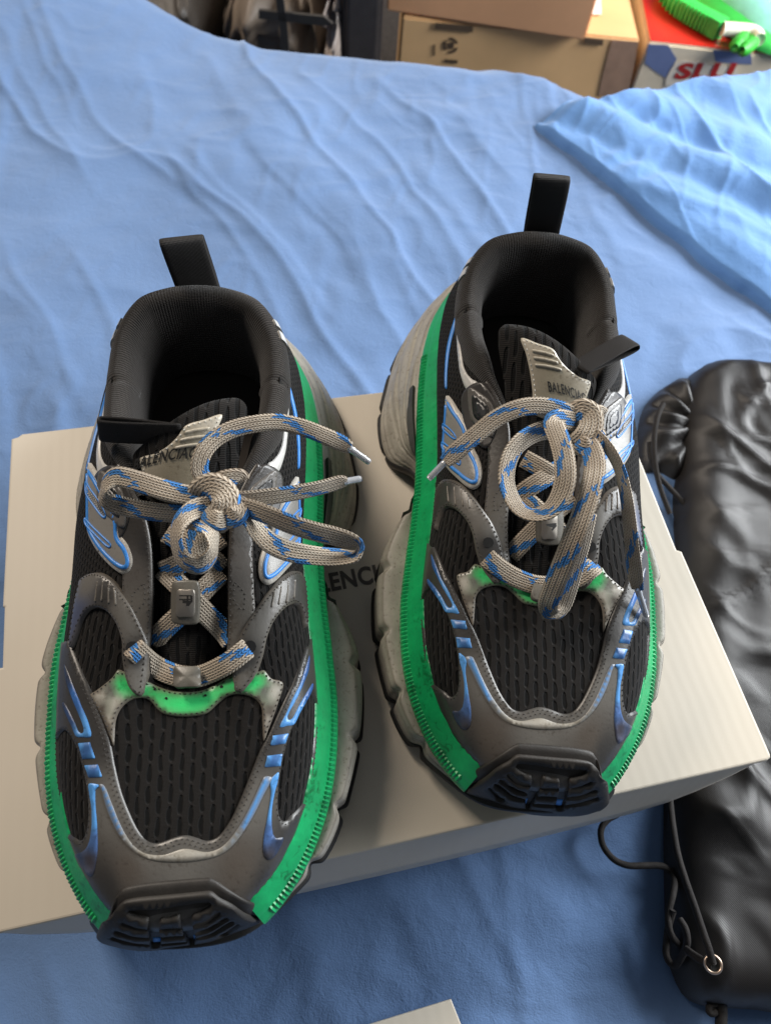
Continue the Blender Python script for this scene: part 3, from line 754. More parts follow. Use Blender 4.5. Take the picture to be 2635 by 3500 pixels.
# grey wings that run up to the first eyelet
wingL = hl(c1([(258,112),(300,82),(350,80),(402,110),(450,170),(492,232),(532,312),(570,398),(577,470),(568,600),(556,650),(530,671),(500,660),(478,635),(452,560),(441,480),(440,400),(420,330),(380,272),(330,250),(292,262),(262,305),(238,380),(214,440),(206,420),(215,340),(232,220),(248,150)]))
wingR = hl(c1([(1266,72),(1228,77),(1180,112),(1130,172),(1088,228),(1030,312),(985,402),(965,470),(960,560),(970,632),(990,651),(1020,645),(1042,620),(1082,560),(1112,470),(1132,380),(1162,310),(1210,252),(1250,232),(1272,250),(1290,300),(1300,350),(1306,300),(1300,200),(1290,110)]))
for lp, kk in ((wingL, [((300,130),GM),((250,280),C(72,78,100)),((380,190),GD),((470,330),GM),((520,450),GD),((520,600),GM),((430,300),GM)]), (wingR, [((1240,110),GD),((1285,250),GD),((1170,180),GM),((1060,330),GM),((1010,450),GD),((1010,600),GM)])):
    wing = P_(piece('wing_overlay', SU, [lp], .0021, MAT['leather'], shoeL, idw(SU, cky([(c1([a])[0], b) for a, b in kk]), C(96,90,82), .0010), bev=.0008, grid=.0022, puff=.0009, pw=.008))
    stitch_loop(lp, .0015, .0026)
    rb = [((345,130),(335,215)),((370,130),(364,212)),((396,142),(396,222)),((422,162),(427,232))] if lp is wingL else [((1150,180),(1140,242)),((1180,152),(1170,232)),((1210,132),(1204,222)),((1240,122),(1235,202))]
    for a, b in rb:
        a, b = SU.hit(c1([a, b])); d_ = (b - a) / np.linalg.norm(b - a); n_ = np.array([-d_[1], d_[0]]) * .0007
        P_(piece('raised_rib', SU, [resample([a+n_*.6, a-d_*.0006, a-n_*.6, b-n_, b+d_*.0006, b+n_], .0007)], .0006, MAT['leather'], wing, const(C(112,106,98)), bev=.0004, grid=.002, lift=.0027))
for p_ in [(497,432),(1052,428)]: disc('eyelet_hole', c1([p_])[0], .0026, MAT['slotblack'], shoeL, .0032)

# side emblem with two blue-edged slots (seen best on the other shoe)
em = c4b([(565,1240),(600,1262),(650,1340),(705,1420),(745,1500),(765,1590),(790,1680),(830,1760),(857,1860),(850,1960),(815,2012),(770,2025),(710,1995),(650,1940),(590,1880),(545,1800),(538,1690),(543,1560),(553,1400)])
s1 = c4b([(556,1470),(600,1502),(640,1545),(664,1590),(655,1618),(630,1610),(590,1572),(556,1530)])
s2 = c4b([(549,1625),(600,1660),(650,1715),(690,1770),(702,1812),(688,1838),(660,1822),(600,1752),(551,1692)])
emu, s1u, s2u = (SU.hit(p_, 'R') for p_ in (em, s1, s2))
emL = SU.hit(c6([(20,385),(60,440),(100,510),(140,580),(180,650),(200,720),(205,790),(240,840),(266,900),(272,960),(250,1010),(210,1025),(160,1000),(100,940),(50,870),(14,790),(8,700),(10,560),(14,450)]))
s1L = SU.hit(c6([(20,495),(50,540),(100,610),(130,670),(128,705),(105,700),(60,640),(18,570)])); s2L = SU.hit(c6([(14,700),(50,740),(110,800),(155,845),(155,872),(130,870),(70,810),(14,745)]))
for sg in (1, -1):
    eo = resample(emu if sg > 0 else emL, .0012); so = [resample(a, .001) for a in ((s1u, s2u) if sg > 0 else (s1L, s2L))]
    e0 = P_(piece('side_emblem', SU, [eo], .0014, MAT['leather'], shoeL, idw(SU, [(eo.mean(0), C(126,123,118)), (eo[0], C(134,131,126))], C(196,191,182), .0020), bev=.0006, grid=.0022, puff=.0012, pw=.006))
    i1, i2 = offset_in(eo, .0022), offset_in(eo, .0043)
    P_(piece('blue_outline', SU, [resample(i1, .0012), resample(i2, .0012)], .0006, MAT['bluefilm'], e0, bev=.0003, grid=.004, lift=.0024))
    stitch_loop(eo, .0013, .0016, STW, .0019, r=.0004)
    for s_ in so:
        P_(piece('blue_outline', SU, [s_, resample(offset_in(s_, .0012), .001)], .0006, MAT['bluefilm'], e0, bev=.0003, grid=.004, lift=.0025))
        stitch_loop(s_, .0019, .0028, STW, .0018, r=.0004)

# silver and blue trims towards the heel, both sides
tr = [SU.hit(c4b(p_), 'R') for p_ in (
    [(676,640),(672,720),(682,830),(694,960),(722,1040),(770,1095),(812,1120),(812,1200),(800,1310),(760,1250),(710,1160),(675,1050),(662,960),(650,830),(648,720),(660,640)],
    [(640,560),(632,640),(600,760),(575,900),(562,1040),(558,1180),(546,1150),(548,1000),(560,860),(590,720)],
    [(905,12),(925,6),(940,70),(916,150),(882,95)])]
for sg in (1, -1):
    for nm, u_, mt in (('silver_trim', tr[0], 'silver'), ('blue_trim', tr[1], 'bluefilm'), ('silver_trim', tr[2], 'silver')):
        P_(piece(nm, SU, [resample(u_ if sg > 0 else mir(u_), .0012)], .0009, MAT[mt], shoeL, bev=.0004, grid=.0025))

# --- tongue
ty = np.array([.090,.105,.125,.145,.165,.185,.199,.209,.217,.222,.2245,.222]); tz = np.array([.0615,.069,.078,.087,.0965,.107,.116,.122,.1255,.126,.122,.116])
tw = np.array([.014,.0175,.018,.018,.0185,.020,.023,.0260,.0265,.0225,.0165,.012])
vv = np.linspace(0, 11, 70); c_ = hermite(np.arange(12), np.stack([ty, tz, tw], 1), vv); ss = np.linspace(-1, 1, 41)
TG = np.zeros((70, 41, 3)); skew = smooth(.17, .22, c_[:, 0])
for j, s_ in enumerate(ss):
    TG[:, j, 0] = .003 + c_[:, 2] * s_; TG[:, j, 1] = c_[:, 0] + .011 * s_ * skew
    TG[:, j, 2] = c_[:, 1] - (.0045 + .004 * skew) * s_**2 + .004 * s_ * skew
arc = np.r_[0, np.cumsum(np.linalg.norm(np.diff(c_[:, :2], axis=0), axis=1))]
TUV = np.stack([TG[..., 0], np.repeat(arc[:, None], 41, 1) + .09], -1)
ST = Surf(TG, TUV); _p, _n = ST.map(np.array([[.003, .15]])); ST.flip = 1.0 if _n[0][2] > 0 else -1.0
tongue = P_(mesh_obj('tongue', TG.reshape(-1, 3), grid_faces(70, 41, flip=ST.flip < 0), MAT['knit'], shoeL, uv=TUV.reshape(-1, 2) * np.array([10, 5.5])))
lab = resample(ST.hit(cR4([(838,912),(930,940),(1012,972),(1050,1030),(1095,1080),(1150,1120),(1212,1152),(1196,1230),(1160,1330),(1050,1360),(915,1330),(900,1200),(887,1100),(865,1000)]), 'R'), .0014)
label = P_(piece('tongue_label', ST, [lab], .0012, MAT['leather'], tongue, idw(ST, [(lab.mean(0), C(138,130,112)), (lab[len(lab)//4], C(165,156,138)), (lab[0], C(178,170,155))], C(176,168,152), .0012), bev=.0006, grid=.0025))
stitch_loop(lab, .0014, .0014, STW, .0024, ST)
for k_ in range(3):
    a, b = ST.hit(cR4([(905+8*k_, 985+38*k_), (1010+20*k_, 1010+38*k_)]), 'R'); d_ = (b - a) / np.linalg.norm(b - a); n_ = np.array([-d_[1], d_[0]]) * .0009
    P_(piece('raised_rib', ST, [resample([a+n_, a-d_*.0005, a-n_, b-n_, b+d_*.0005, b+n_], .0008)], .0007, MAT['leather'], label, const(C(170,162,146)), bev=.0004, grid=.002, lift=.0012))
# lace keeper at the throat and the metal-plated lace tag
def on_tongue(P, lift, shoe='L'):
    u_ = ST.hit(P, shoe); X, N = ST.map(u_); return X + N * lift, N, u_
def slab(name, surf, lp, th, mat, parent, lift, colr=None, puff=0):
    return P_(piece(name, surf, [lp], th, mat, parent, const(colr) if colr else None, bev=.0007, grid=.0025, lift=lift, puff=puff, pw=.003))

# --- toe bumper
top = cbm([(60,662),(200,620),(262,500),(300,430),(345,390),(500,360),(720,338),(930,322),(1000,332),(1120,410),(1260,490),(1380,525),(1508,520)])
topz = [.026,.036,.047,.052,.0545,.0565,.0575,.0565,.0545,.050,.044,.034,.026]
bot = cbm([(66,690),(125,768),(205,798),(300,822),(390,838),(500,845),(720,826),(930,800),(1010,783),(1130,730),(1280,668),(1400,610),(1512,540)])
botz = [.022,.018,.017,.016,.016,.016,.016,.016,.016,.017,.018,.019,.022]
tp = to_local(np.array([at(x, y, z) for (x, y), z in zip(top, topz)]), 'L')
_tx, _tn = SU.map(SU.hit(top)); tp[2:11] = (_tx + _tn * .0022)[2:11]; bp = to_local(np.array([at(x, y, z) for (x, y), z in zip(bot, botz)]), 'L')
nsb, nvb = 90, 30
tp = hermite(np.arange(13), tp, np.linspace(0, 12, nsb)); bp = hermite(np.arange(13), bp, np.linspace(0, 12, nsb))
edge_w = np.sin(np.linspace(0, math.pi, nsb))**.6
BP = np.zeros((nsb, nvb, 3)); vvb = np.linspace(-.06, 1.22, nvb)
for j, v in enumerate(vvb):
    w_ = min(max(v, 0), 1); ew = edge_w[:, None]
    corner = np.stack([(tp[:, 0] + bp[:, 0]) / 2, bp[:, 1] * .80 + tp[:, 1] * .20 - .003, tp[:, 2] * .80 + bp[:, 2] * .20 + .003], 1)
    mid = (tp + bp) / 2 * (1 - ew) + corner * ew
    P = (1-w_)**2*tp + 2*w_*(1-w_)*mid + w_**2*bp
    if v < 0: P = P + np.array([0, .0008, -.004]) * (-v / .06)
    if v > 1: P = P + np.stack([0*edge_w, .010*edge_w, -.006 + 0*edge_w], 1) * ((v - 1) / .22)
    BP[:, j] = P
sl = np.r_[0, np.cumsum(np.linalg.norm(np.diff((tp+bp)/2, axis=0), axis=1))]
vl = np.linalg.norm(tp - bp, axis=1).max()
BUV = np.stack([np.repeat(sl[:, None], nvb, 1), np.repeat(-vvb[None] * vl, nsb, 0)], -1)
SB = Surf(BP, BUV); _p, _n = SB.map(np.array([[sl[-1] / 2, -.5 * vl]])); SB.flip = 1.0 if _n[0] @ np.array([0, -.5, .8]) > 0 else -1.0
bumper = P_(mesh_obj('toe_bumper', BP.reshape(-1, 3), grid_faces(nsb, nvb, flip=SB.flip < 0), MAT['rubber'], shoeL))
def hb(P, st=.0012, sm=True): return resample(SB.hit(cbm(P)), st, sm)
blk = hb([(150,748),(210,640),(262,575),(305,518),(370,490),(600,465),(800,446),(940,432),(992,437),(1042,478),(1180,558),(1320,622),(1345,640),(1290,668),(1150,732),(1020,790),(940,812),(720,842),(500,862),(300,838),(200,802)])
holes = [hb(h_, .0010) for h_ in (
    [(362,572),(400,556),(600,545),(800,515),(955,495),(985,508),(965,540),(900,580),(838,605),(846,680),(868,760),(840,800),(800,770),(768,690),(746,606),(670,622),(602,630),(592,690),(602,770),(600,815),(535,822),(528,770),(512,690),(514,636),(440,615),(385,595)],
    [(320,638),(345,648),(430,678),(500,688),(500,700),(420,692),(330,665)], [(275,698),(300,702),(400,736),(515,748),(515,761),(390,750),(280,717)],
    [(245,741),(270,745),(400,783),(518,795),(518,807),(390,798),(250,759)],
    [(612,686),(750,676),(752,692),(614,703)], [(614,743),(762,732),(766,748),(618,760)], [(622,790),(782,776),(784,788),(624,803)],
    [(862,648),(950,618),(1040,560),(1054,570),(1040,592),(960,642),(870,666)], [(884,702),(980,663),(1090,600),(1110,605),(1096,624),(990,687),(888,720)],
    [(888,742),(1000,702),(1130,625),(1152,632),(1140,650),(1010,724),(893,757)], [(1040,728),(1100,697),(1178,645),(1194,650),(1182,667),(1110,717),(1050,742)])]
P_(piece('tread_block', SB, [blk] + holes, .0024, MAT['rubber'], bumper, bev=.00025, grid=.003))
for p_ in ([(538,786),(602,782),(604,812),(540,818)], [(842,768),(868,760),(880,790),(852,806)]):
    dn = []
    for i in range(4): dn += [p_[i], tuple(np.add(p_[i], p_[(i+1) % 4]) / 2)]
    P_(piece('blue_groove', SB, [hb(dn, .001, False)], .0004, MAT['bluefilm'], bumper, bev=.0003, grid=.002))

for nm, L_, mt in (('stitching', STD, 'thread'), ('stitching', STW, 'threadwhite')):
    v_, f_ = join(L_); P_(mesh_obj(nm, v_, f_, MAT[mt], shoeL, smooth_=False, kind='stuff'))
# ------------------------------------------------------------------ surroundings: bed, box, bag, cartons
ZB = -0.11
def m_cloth(name, c, bump=.25, tint=.12):
    t = NT(name); o = t.obj()
    n1 = t.noise(5, detail=3); col = t.ramp(n1, [(.3, tuple(v*(1-tint) for v in c[:3])+(1,)), (.7, tuple(min(1, v*(1+tint)) for v in c[:3])+(1,))])
    w1 = t.noise(900, detail=2); w2 = t.noise(38, detail=5, rough=.6, dist=.6)
    b = t.bump(w1, .5, .0007); b = t.bump(w2, bump, .004, b); b = t.bump(t.noise(95, detail=4, rough=.6, dist=1.2), .3, .0016, b)
    return t.fin(col, .85, b, .2, sheen=.25)
def fbm_ridge(x, y, seed): return 1 - np.abs(vnoise(x, y, seed)) * 2
def crease(x, y, seed, w_): return np.exp(-(vnoise(x, y, seed) / w_)**2)
def wrinkle(X, Y):
    wx = X + .020 * vnoise(X*4, Y*4, 11) + .006 * vnoise(X*17, Y*17, 13); wy = Y + .020 * vnoise(X*4, Y*4, 12) + .006 * vnoise(X*17, Y*17, 14)
    al = wx * .60 - wy * .80; ac = wx * .80 + wy * .60
    m1 = smooth(-.35, .35, vnoise(X*4.1, Y*4.1, 8)); m2 = smooth(-.3, .4, vnoise(X*5, Y*5, 9)); m3 = smooth(-.2, .5, vnoise(X*6+4, Y*6, 10))
    z = .0040 * np.maximum(0, fbm_ridge(al*2.0, ac*7.5, 1))**4 + .0026 * np.maximum(0, fbm_ridge(al*3.5+9, ac*17, 17))**3 * m1
    z += .0020 * crease(al*2.2, ac*11, 2, .20) * m1 + .0016 * crease(al*3.4+3, ac*21, 3, .22) * m2
    z += .0016 * crease((wx*.2 - wy)*3, (wx + wy*.2)*17, 4, .2) * m3 + .0010 * crease(wx*13 + wy*5, wy*9 - wx*4, 5, .2) * m1
    z += .0008 * crease(wx*30, wy*18, 6, .25) * m2 + .0007 * crease(wx*24 + wy*20, wy*34 - wx*12, 18, .25) * m3 + .0007 * vnoise(wx*42, wy*42, 19) + .0011 * crease(wx*16, wy*16, 20, .3) * m1
    z += .006 * vnoise(wx*4, wy*4, 4) + .0016 * vnoise(wx*16, wy*16, 5)
    return z
nx, ny = 620, 680
xs = np.linspace(-1.0, 1.1, nx)
X0, V0 = np.meshgrid(xs, np.linspace(0, 1, ny), indexing='ij')
edge_y = .915 + .015 * vnoise(X0*6, X0*0, 21) - .045 * smooth(.05, .25, X0) + .03 * smooth(-.2, -.5, X0)
S_ = -.45 + V0 * (edge_y + .45 + .36)
over = np.maximum(0, S_ - edge_y)
ang = np.minimum(over / .05, math.pi / 2); rr = .05
Yb = np.minimum(S_, edge_y) + rr * np.sin(ang) ; Zb = ZB - rr * (1 - np.cos(ang)) - np.maximum(0, over - rr * math.pi / 2)
wr = wrinkle(X0, S_)
Zb = Zb + wr * np.cos(ang) + .05 * smooth(-.22, -.60, X0) * smooth(.6, .95, S_)
front = smooth(.02, -.12, S_)
Zb = Zb - .012 * front + .010 * front * np.maximum(0, fbm_ridge(X0*5 + S_*3, S_*4 - X0*2, 31))**2
Yb = Yb + wr * np.sin(ang)
# the box and bag press the sheet flat
SHEET = m_cloth('blue_cotton', C(92, 120, 161))
o = mesh_obj('bed_sheet', np.stack([X0, Yb, Zb], -1).reshape(-1, 3), grid_faces(nx, ny), SHEET)
tag(o, 'wrinkled light blue cotton sheet spread over the bed', 'bed sheet', kind='structure')
o = mesh_obj('floor', [(-4, -2, -.62), (4, -2, -.62), (4, 5, -.62), (-4, 5, -.62)], [(0, 1, 2, 3)], m_plain('dark_carpet', C(60, 54, 50), .95, .3, 90, .4, 300, .003))
tag(o, kind='structure')

# bunched second sheet, top right
def bundle():
    A0 = np.array(at(1166, 262, -.10)); B0 = np.array(at(1760, 735, -.10)); d = (B0 - A0)[:2]; L = np.linalg.norm(d); d /= L; n = np.array([-d[1], d[0]]); n = n if n[1] > 0 else -n
    nu, nv = 260, 240; U, Vv = np.meshgrid(np.linspace(-.02, 1.1, nu), np.linspace(0, 1, nv), indexing='ij')
    al = U * L; ac = Vv * .50
    left = smooth(-.02, .10, U)
    # rounded hem, then a few long rolls running with it, then a hollow
    h = .011 * np.sqrt(np.clip(ac / .022, 0, 1)) * smooth(-.02, .03, U)
    wob = .016 * vnoise(al*7, ac*9, 51) + .010 * np.sin(al * 12 + 1)
    r = lambda c, w_, a: a * np.exp(-((ac + wob - c - .10 * (U - .3)) / w_)**2)
    h = h + r(.026, .010, .003) + r(.095, .022, .010) - r(.060, .012, .004) + r(.17, .028, .009) - r(.13, .016, .005) + r(.25, .03, .006) * smooth(1.0, .3, U) - .03 * np.exp(-(((al - .24) / .09)**2 + ((ac - .26) / .06)**2))
    h = h + .004 * np.maximum(0, fbm_ridge(al*6, ac*22 + al*8, 52))**2 * smooth(.02, .06, ac) + .0010 * vnoise(al*30, ac*30, 53) + .005 * vnoise(al*10, ac*12, 54) * smooth(.02, .08, ac) + 0.55 * wrinkle(al * 1.3, ac * 1.3 + 2) * smooth(.01, .04, ac) + .0010 * crease(al*10, ac*30 + al*14, 59, .25)
    h = h + .0035 * np.sin(al * 150 + 4 * vnoise(al*14, ac*10, 57)) * np.exp(-((ac - .03) / .022)**2) * smooth(.25, .5, vnoise(al*8, al*0, 58) + .5)
    P = np.zeros((nu, nv, 3)); P[..., :2] = A0[:2] + al[..., None] * d + ac[..., None] * n
    P[..., 2] = ZB + .004 + h - .010 * smooth(.004, 0, ac)
    P[..., 1] -= .004 * vnoise(al*30, ac*0, 55)
    P[..., 2] -= 1.1 * np.maximum(0, P[..., 1] - (.888 + .55 * np.maximum(0, P[..., 0] - .20)))**.95
    o = mesh_obj('folded_sheet', P.reshape(-1, 3), grid_faces(nu, nv), m_cloth('blue_cotton_second', C(96, 138, 192), .25))
    tag(o, 'bunched bright blue sheet folded over at the far right of the bed', 'sheet')
bundle()

# shoe box: lid with notched edges, tuck flap in front, body below
def m_card():
    t = NT('pale_card'); o = t.obj(); n1 = t.noise(6, detail=3); n2 = t.noise(900, detail=2)
    w_ = t.n('ShaderNodeTexWave', wave_type='BANDS', bands_direction='X'); mp = t.n('ShaderNodeMapping'); t.l(o, mp.inputs[0]); mp.inputs['Rotation'].default_value = (0, 0, math.radians(-18)); t.l(mp.outputs[0], w_.inputs[0]); w_.inputs['Scale'].default_value = 45; w_.inputs['Distortion'].default_value = 1.2; w_.inputs['Detail'].default_value = 2
    col = t.ramp(n1, [(.3, C(197, 188, 172)), (.7, C(207, 198, 183))])
    b = t.bump(w_.outputs['Fac'], .035, .0008); b = t.bump(n2, .06, .0003, b)
    return t.fin(col, .5, b, .4)
CARD = m_card()
boxr = empty('shoe_box', (0.03, .16, ZB), 0, 'pale beige shoe box under the pair of sneakers, dark lettering on its lid', 'box')
def child(o, p): o.parent = p; o.matrix_parent_inverse = Matrix.Translation(p.location).inverted(); return o
lp = [(39,1499),(62,1492),(76,1482),(2055,1251),(2177,1541),(2312,1878),(2330,1884),(2480,2228),(2633,2578),(2634,2590),(2622,2599),(1300,2899),(-62,3204),(-20,2285),(8,2280),(15,2076),(9,2072)]
lw = np.array([at(x / K, y / K, 0) for x, y in lp])
def plate_poly(name, top, dz, mat, bev=.0015):
    bm = bmesh.new(); vs_ = [bm.verts.new(v) for v in top]; f = bm.faces.new(vs_)
    if f.normal.z < 0: f.normal_flip()
    r = bmesh.ops.extrude_face_region(bm, geom=[f]); 
    for v in [g for g in r['geom'] if isinstance(g, bmesh.types.BMVert)]: v.co.z -= dz
    bmesh.ops.recalc_face_normals(bm, faces=bm.faces[:])
    es = [e for e in bm.edges if all(abs(v.co.z) < 1e-6 for v in e.verts)]
    bmesh.ops.bevel(bm, geom=es, offset=bev, segments=3, affect='EDGES', profile=.5)
    me = bpy.data.meshes.new(name); bm.to_mesh(me); bm.free(); me.materials.append(mat)
    for p_ in me.polygons: p_.use_smooth = False
    o = bpy.data.objects.new(name, me); COL.objects.link(o); return o
child(plate_poly('lid', lw, .004, CARD), boxr)
FLc, FRc = np.array(at(-62/K, 3202/K, 0)), np.array(at(2630/K, 2597/K, 0)); e_ = (FRc - FLc)[:2]; Lf = np.linalg.norm(e_); e_ /= Lf; no = np.array([e_[1], -e_[0]])
prof_f = [(.002, 0), (.006, .006), (.014, .022), (.03, .040), (.045, .050), (.07, .055)]
prof_x = [0] + [a for a, b in prof_f] + [Lf - a for a, b in prof_f[::-1]] + [Lf]
prof_d = [0] + [b for a, b in prof_f] + [b for a, b in prof_f[::-1]] + [0]
xs_ = np.unique(np.r_[prof_x, np.linspace(0, Lf, 40)]); dd = np.interp(xs_, prof_x, prof_d); V = []
for x, d_ in zip(xs_, dd):
    for th_ in (0, 1):
        for q in np.linspace(0, 1, 6):
            dl = d_ * q; bow = .004 * math.sin(math.pi * x / Lf) * q
            c_ = FLc[:2] + e_ * x + no * (dl * math.cos(math.radians(80)) + bow - .0012 - th_ * .002)
            V.append((c_[0], c_[1], -.0016 - dl * math.sin(math.radians(80))))
Fq = []
m_ = len(xs_)
for i in range(m_ - 1):
    a, b = i*12, (i+1)*12
    for k in range(5): Fq += [(a+k, b+k, b+k+1, a+k+1)[::-1], (a+6+k, b+6+k, b+7+k, a+7+k)]
    Fq.append((a+5, b+5, b+11, a+11)[::-1])
child(mesh_obj('front_flap', V, Fq, CARD), boxr)
ctr = np.array(list(lw[[0, 3, 8, 12]].mean(0)[:2])); cor = [lw[0], lw[3], lw[9], lw[12]]
body = [ctr + (c_[:2] - ctr) * .93 for c_ in cor]
V = [(*c_, -.006) for c_ in body] + [(*c_, ZB + .004) for c_ in body]
child(mesh_obj('body', V, [(0,1,5,4)[::-1], (1,2,6,5)[::-1], (2,3,7,6)[::-1], (3,0,4,7)[::-1]], CARD, smooth_=False), boxr)
V, Fq = text_mesh('BALENCIAGA', .02, 0, .034)
a0 = np.array(at(690, 1281, 0)); b0 = np.array(at(806, 1259, 0)); dv = (b0 - a0)[:2]; unit = np.linalg.norm(dv); dv /= unit; nv_ = np.array([-dv[1], dv[0]])
fullw = V[:, 0].max(); sx = unit / (fullw * 4.0 / 10.0); hh = .0118 / V[:, 1].max()
org = a0[:2] - dv * unit * 0.50
TX = np.c_[org + (V[:, :1] * sx) * dv + (V[:, 1:2] * hh) * nv_, np.full(len(V), .0004)]
child(mesh_obj('lettering', TX, Fq, m_plain('grey_ink', C(74, 68, 63), .5, .1), smooth_=False), boxr)

# loose flap of card at the bottom edge
pz = ZB + .014
cp = [at(780, 2218, pz), at(974, 2158, pz), at(997, 2216, pz), at(1040, 2320, pz), at(840, 2390, pz)]
o = plate_poly('card_panel', np.array(cp) - np.array([0, 0, pz]), .002, CARD, .0006); o.location = (0, 0, pz)
tag(o, 'corner of a loose beige card panel poking in at the bottom edge', 'card')

# ---- black drawstring bag
def m_nylon():
    t = NT('black_nylon'); o = t.obj(); w1 = t.n('ShaderNodeTexWave', wave_type='BANDS', bands_direction='DIAGONAL'); t.l(o, w1.inputs[0]); w1.inputs['Scale'].default_value = 420
    n = t.noise(35, detail=4); n2 = t.noise(11, detail=3, dist=.8)
    b = t.bump(w1.outputs['Fac'], .25, .0004); b = t.bump(n, .12, .0015, b); b = t.bump(n2, .12, .004, b)
    return t.fin(t.mix(w1.outputs['Fac'], C(20, 18, 18), C(32, 29, 28)), .43, b, .4)
NYL = m_nylon()
bag = empty('drawstring_bag', tuple(at(1600, 1500, ZB)), 0, 'black nylon drawstring bag lying along the right edge of the bed', 'bag')
BZ = -.085
bo = resample([at(x, y, BZ)[:2] for x, y in [(1477,900),(1486,830),(1510,780),(1560,758),(1640,762),(1760,775),(1950,830),(2050,1100),(2050,1700),(1980,2150),(1800,2205),(1665,2192),(1570,2186),(1515,2166),(1484,2110),(1470,2050),(1464,1900),(1462,1750),(1466,1550),(1470,1350),(1472,1150),(1476,1000)]], .006)
mn, mx = bo.min(0), bo.max(0); g = .0042
gx, gy = np.meshgrid(np.arange(mn[0], mx[0], g), np.arange(mn[1], mx[1], g), indexing='ij'); gp_ = np.stack([gx.ravel(), gy.ravel()], 1); gp_ = gp_[inside(gp_, [bo])]; gp_ = gp_[bdist(gp_, [bo]) > .003]
al_ = np.concatenate([bo, gp_]); r = delaunay_2d_cdt([Vector(p) for p in al_], [(i, (i+1) % len(bo)) for i in range(len(bo))], [], 0, 1e-7)
V2 = np.array([tuple(v) for v in r[0]]); tri = np.array([f for f in r[2] if len(f) == 3]); tri = tri[inside(V2[tri].mean(1), [bo])]
d_ = bdist(V2, [bo]); X, Y = V2[:, 0], V2[:, 1]
h = .028 * np.sqrt(np.clip(1 - (1 - np.clip(d_ / .030, 0, 1))**2, 0, 1))
wx = X + .02 * vnoise(X*12, Y*12, 61); wy = Y + .02 * vnoise(X*12, Y*12, 62)
fold = np.maximum(0, fbm_ridge(wx*16 + wy*5, wy*6, 63))**2
h = h + smooth(0, .03, d_) * (.005 * fold + .0045 * crease(wx*14 + wy*3, wy*5, 64, .16) + .003 * crease(wx*10 - wy*9, wy*9 + wx*6, 67, .10) + .003 * vnoise(X*8, Y*4, 65) + .0012 * vnoise(X*30, Y*24, 66) + .0016 * crease(wx*30, wy*14, 68, .2) + .0014 * crease(wx*20 + wy*24, wy*30 - wx*9, 69, .16))
BV = np.c_[V2, ZB + .003 + h]
child(mesh_obj('body', BV, tri, NYL), bag)
BBV = BVHTree.FromPolygons([Vector(v) for v in BV], [tuple(int(i) for i in t_) for t_ in tri])
def zbag(x, y, lift, dflt=ZB + .008):
    p, n_, i, d2 = BBV.ray_cast(Vector(CAM), Vector(ray(x, y))); return p.z + lift if i is not None else dflt
# gathered mouth
gl = resample([at(x, y, -.08)[:2] for x, y in [(1402,880),(1418,836),(1455,800),(1500,782),(1530,820),(1525,900),(1512,960),(1488,1005),(1450,985),(1415,985),(1398,940)]], .005)
gx, gy = np.meshgrid(np.arange(gl[:, 0].min(), gl[:, 0].max(), .003), np.arange(gl[:, 1].min(), gl[:, 1].max(), .003), indexing='ij'); gp_ = np.stack([gx.ravel(), gy.ravel()], 1); gp_ = gp_[inside(gp_, [gl])]; gp_ = gp_[bdist(gp_, [gl]) > .002]
al_ = np.concatenate([gl, gp_]); r = delaunay_2d_cdt([Vector(p) for p in al_], [(i, (i+1) % len(gl)) for i in range(len(gl))], [], 0, 1e-7)
V2 = np.array([tuple(v) for v in r[0]]); tri = np.array([f for f in r[2] if len(f) == 3]); tri = tri[inside(V2[tri].mean(1), [gl])]; d_ = bdist(V2, [gl])
th_ = np.arctan2(V2[:, 1] - gl[:, 1].mean(), V2[:, 0] - gl[:, 0].max())
h = .019 * np.sqrt(np.clip(1 - (1 - np.clip(d_ / .030, 0, 1))**2, 0, 1)) + .004 * np.sin(th_ * 13 + 3 * vnoise(V2[:, 0]*20, V2[:, 1]*20, 71)) * smooth(0, .012, d_)
child(mesh_obj('gathered_mouth', np.c_[V2, ZB + .004 + h], tri, NYL), bag)
CORD = m_plain('black_cord', C(34, 31, 30), .8, .3, 300, .6, 1500, .0006, .3)
cx_ = lambda P: [(1200.6+.2790*x, 1706.1+.2790*y) for x, y in P]
def cord(pts, r=.0021, z=None, lift=.002):
    P = np.array([at(x, y, zbag(x, y, lift) if z is None else zz) for (x, y), zz in zip(pts, z if z is not None else [0]*len(pts))])
    n = len(P); Q = hermite(np.arange(n), P, np.linspace(0, n-1, n*10)); v, f = tube(Q, r, 10)
    return child(mesh_obj('drawstring', v, f, CORD), bag)
zb0 = ZB + .012
cord(cx_([(470,190),(405,225),(355,285),(345,360),(372,450),(450,540),(560,585),(700,585),(820,590),(885,640),(915,715),(900,820),(872,930),(870,1050),(900,1140),(950,1195)]), z=[zb0]*9 + [-.100,-.094,-.090,-.090,-.090,-.092,-.096])
cord(cx_([(878,60),(890,180),(905,300),(940,500),(1000,700),(1070,900),(1130,1080),(1180,1230),(1212,1345)]), z=[-.085,-.082,-.079,-.074,-.070,-.067,-.065,-.064,-.066])
cord(cx_([(905,930),(870,1050),(852,1180),(850,1270),(880,1340),(925,1352),(980,1270),(1012,1180),(1000,1080),(955,1000)]), z=[-.088,-.092,-.095,-.096,-.096,-.094,-.086,-.080,-.079,-.082])
cord(cx_([(1005,1225),(1060,1265),(1130,1310),(1205,1352)]), .0016, z=[-.079,-.074,-.069,-.066]); cord(cx_([(1000,1245),(1055,1288),(1125,1332),(1200,1362)]), .0016, z=[-.079,-.074,-.069,-.066])
cord([(1432,870),(1418,905),(1412,950),(1414,1000),(1424,1050),(1446,1110)], .0022, z=[-.062,-.064,-.070,-.078,-.086,-.094])
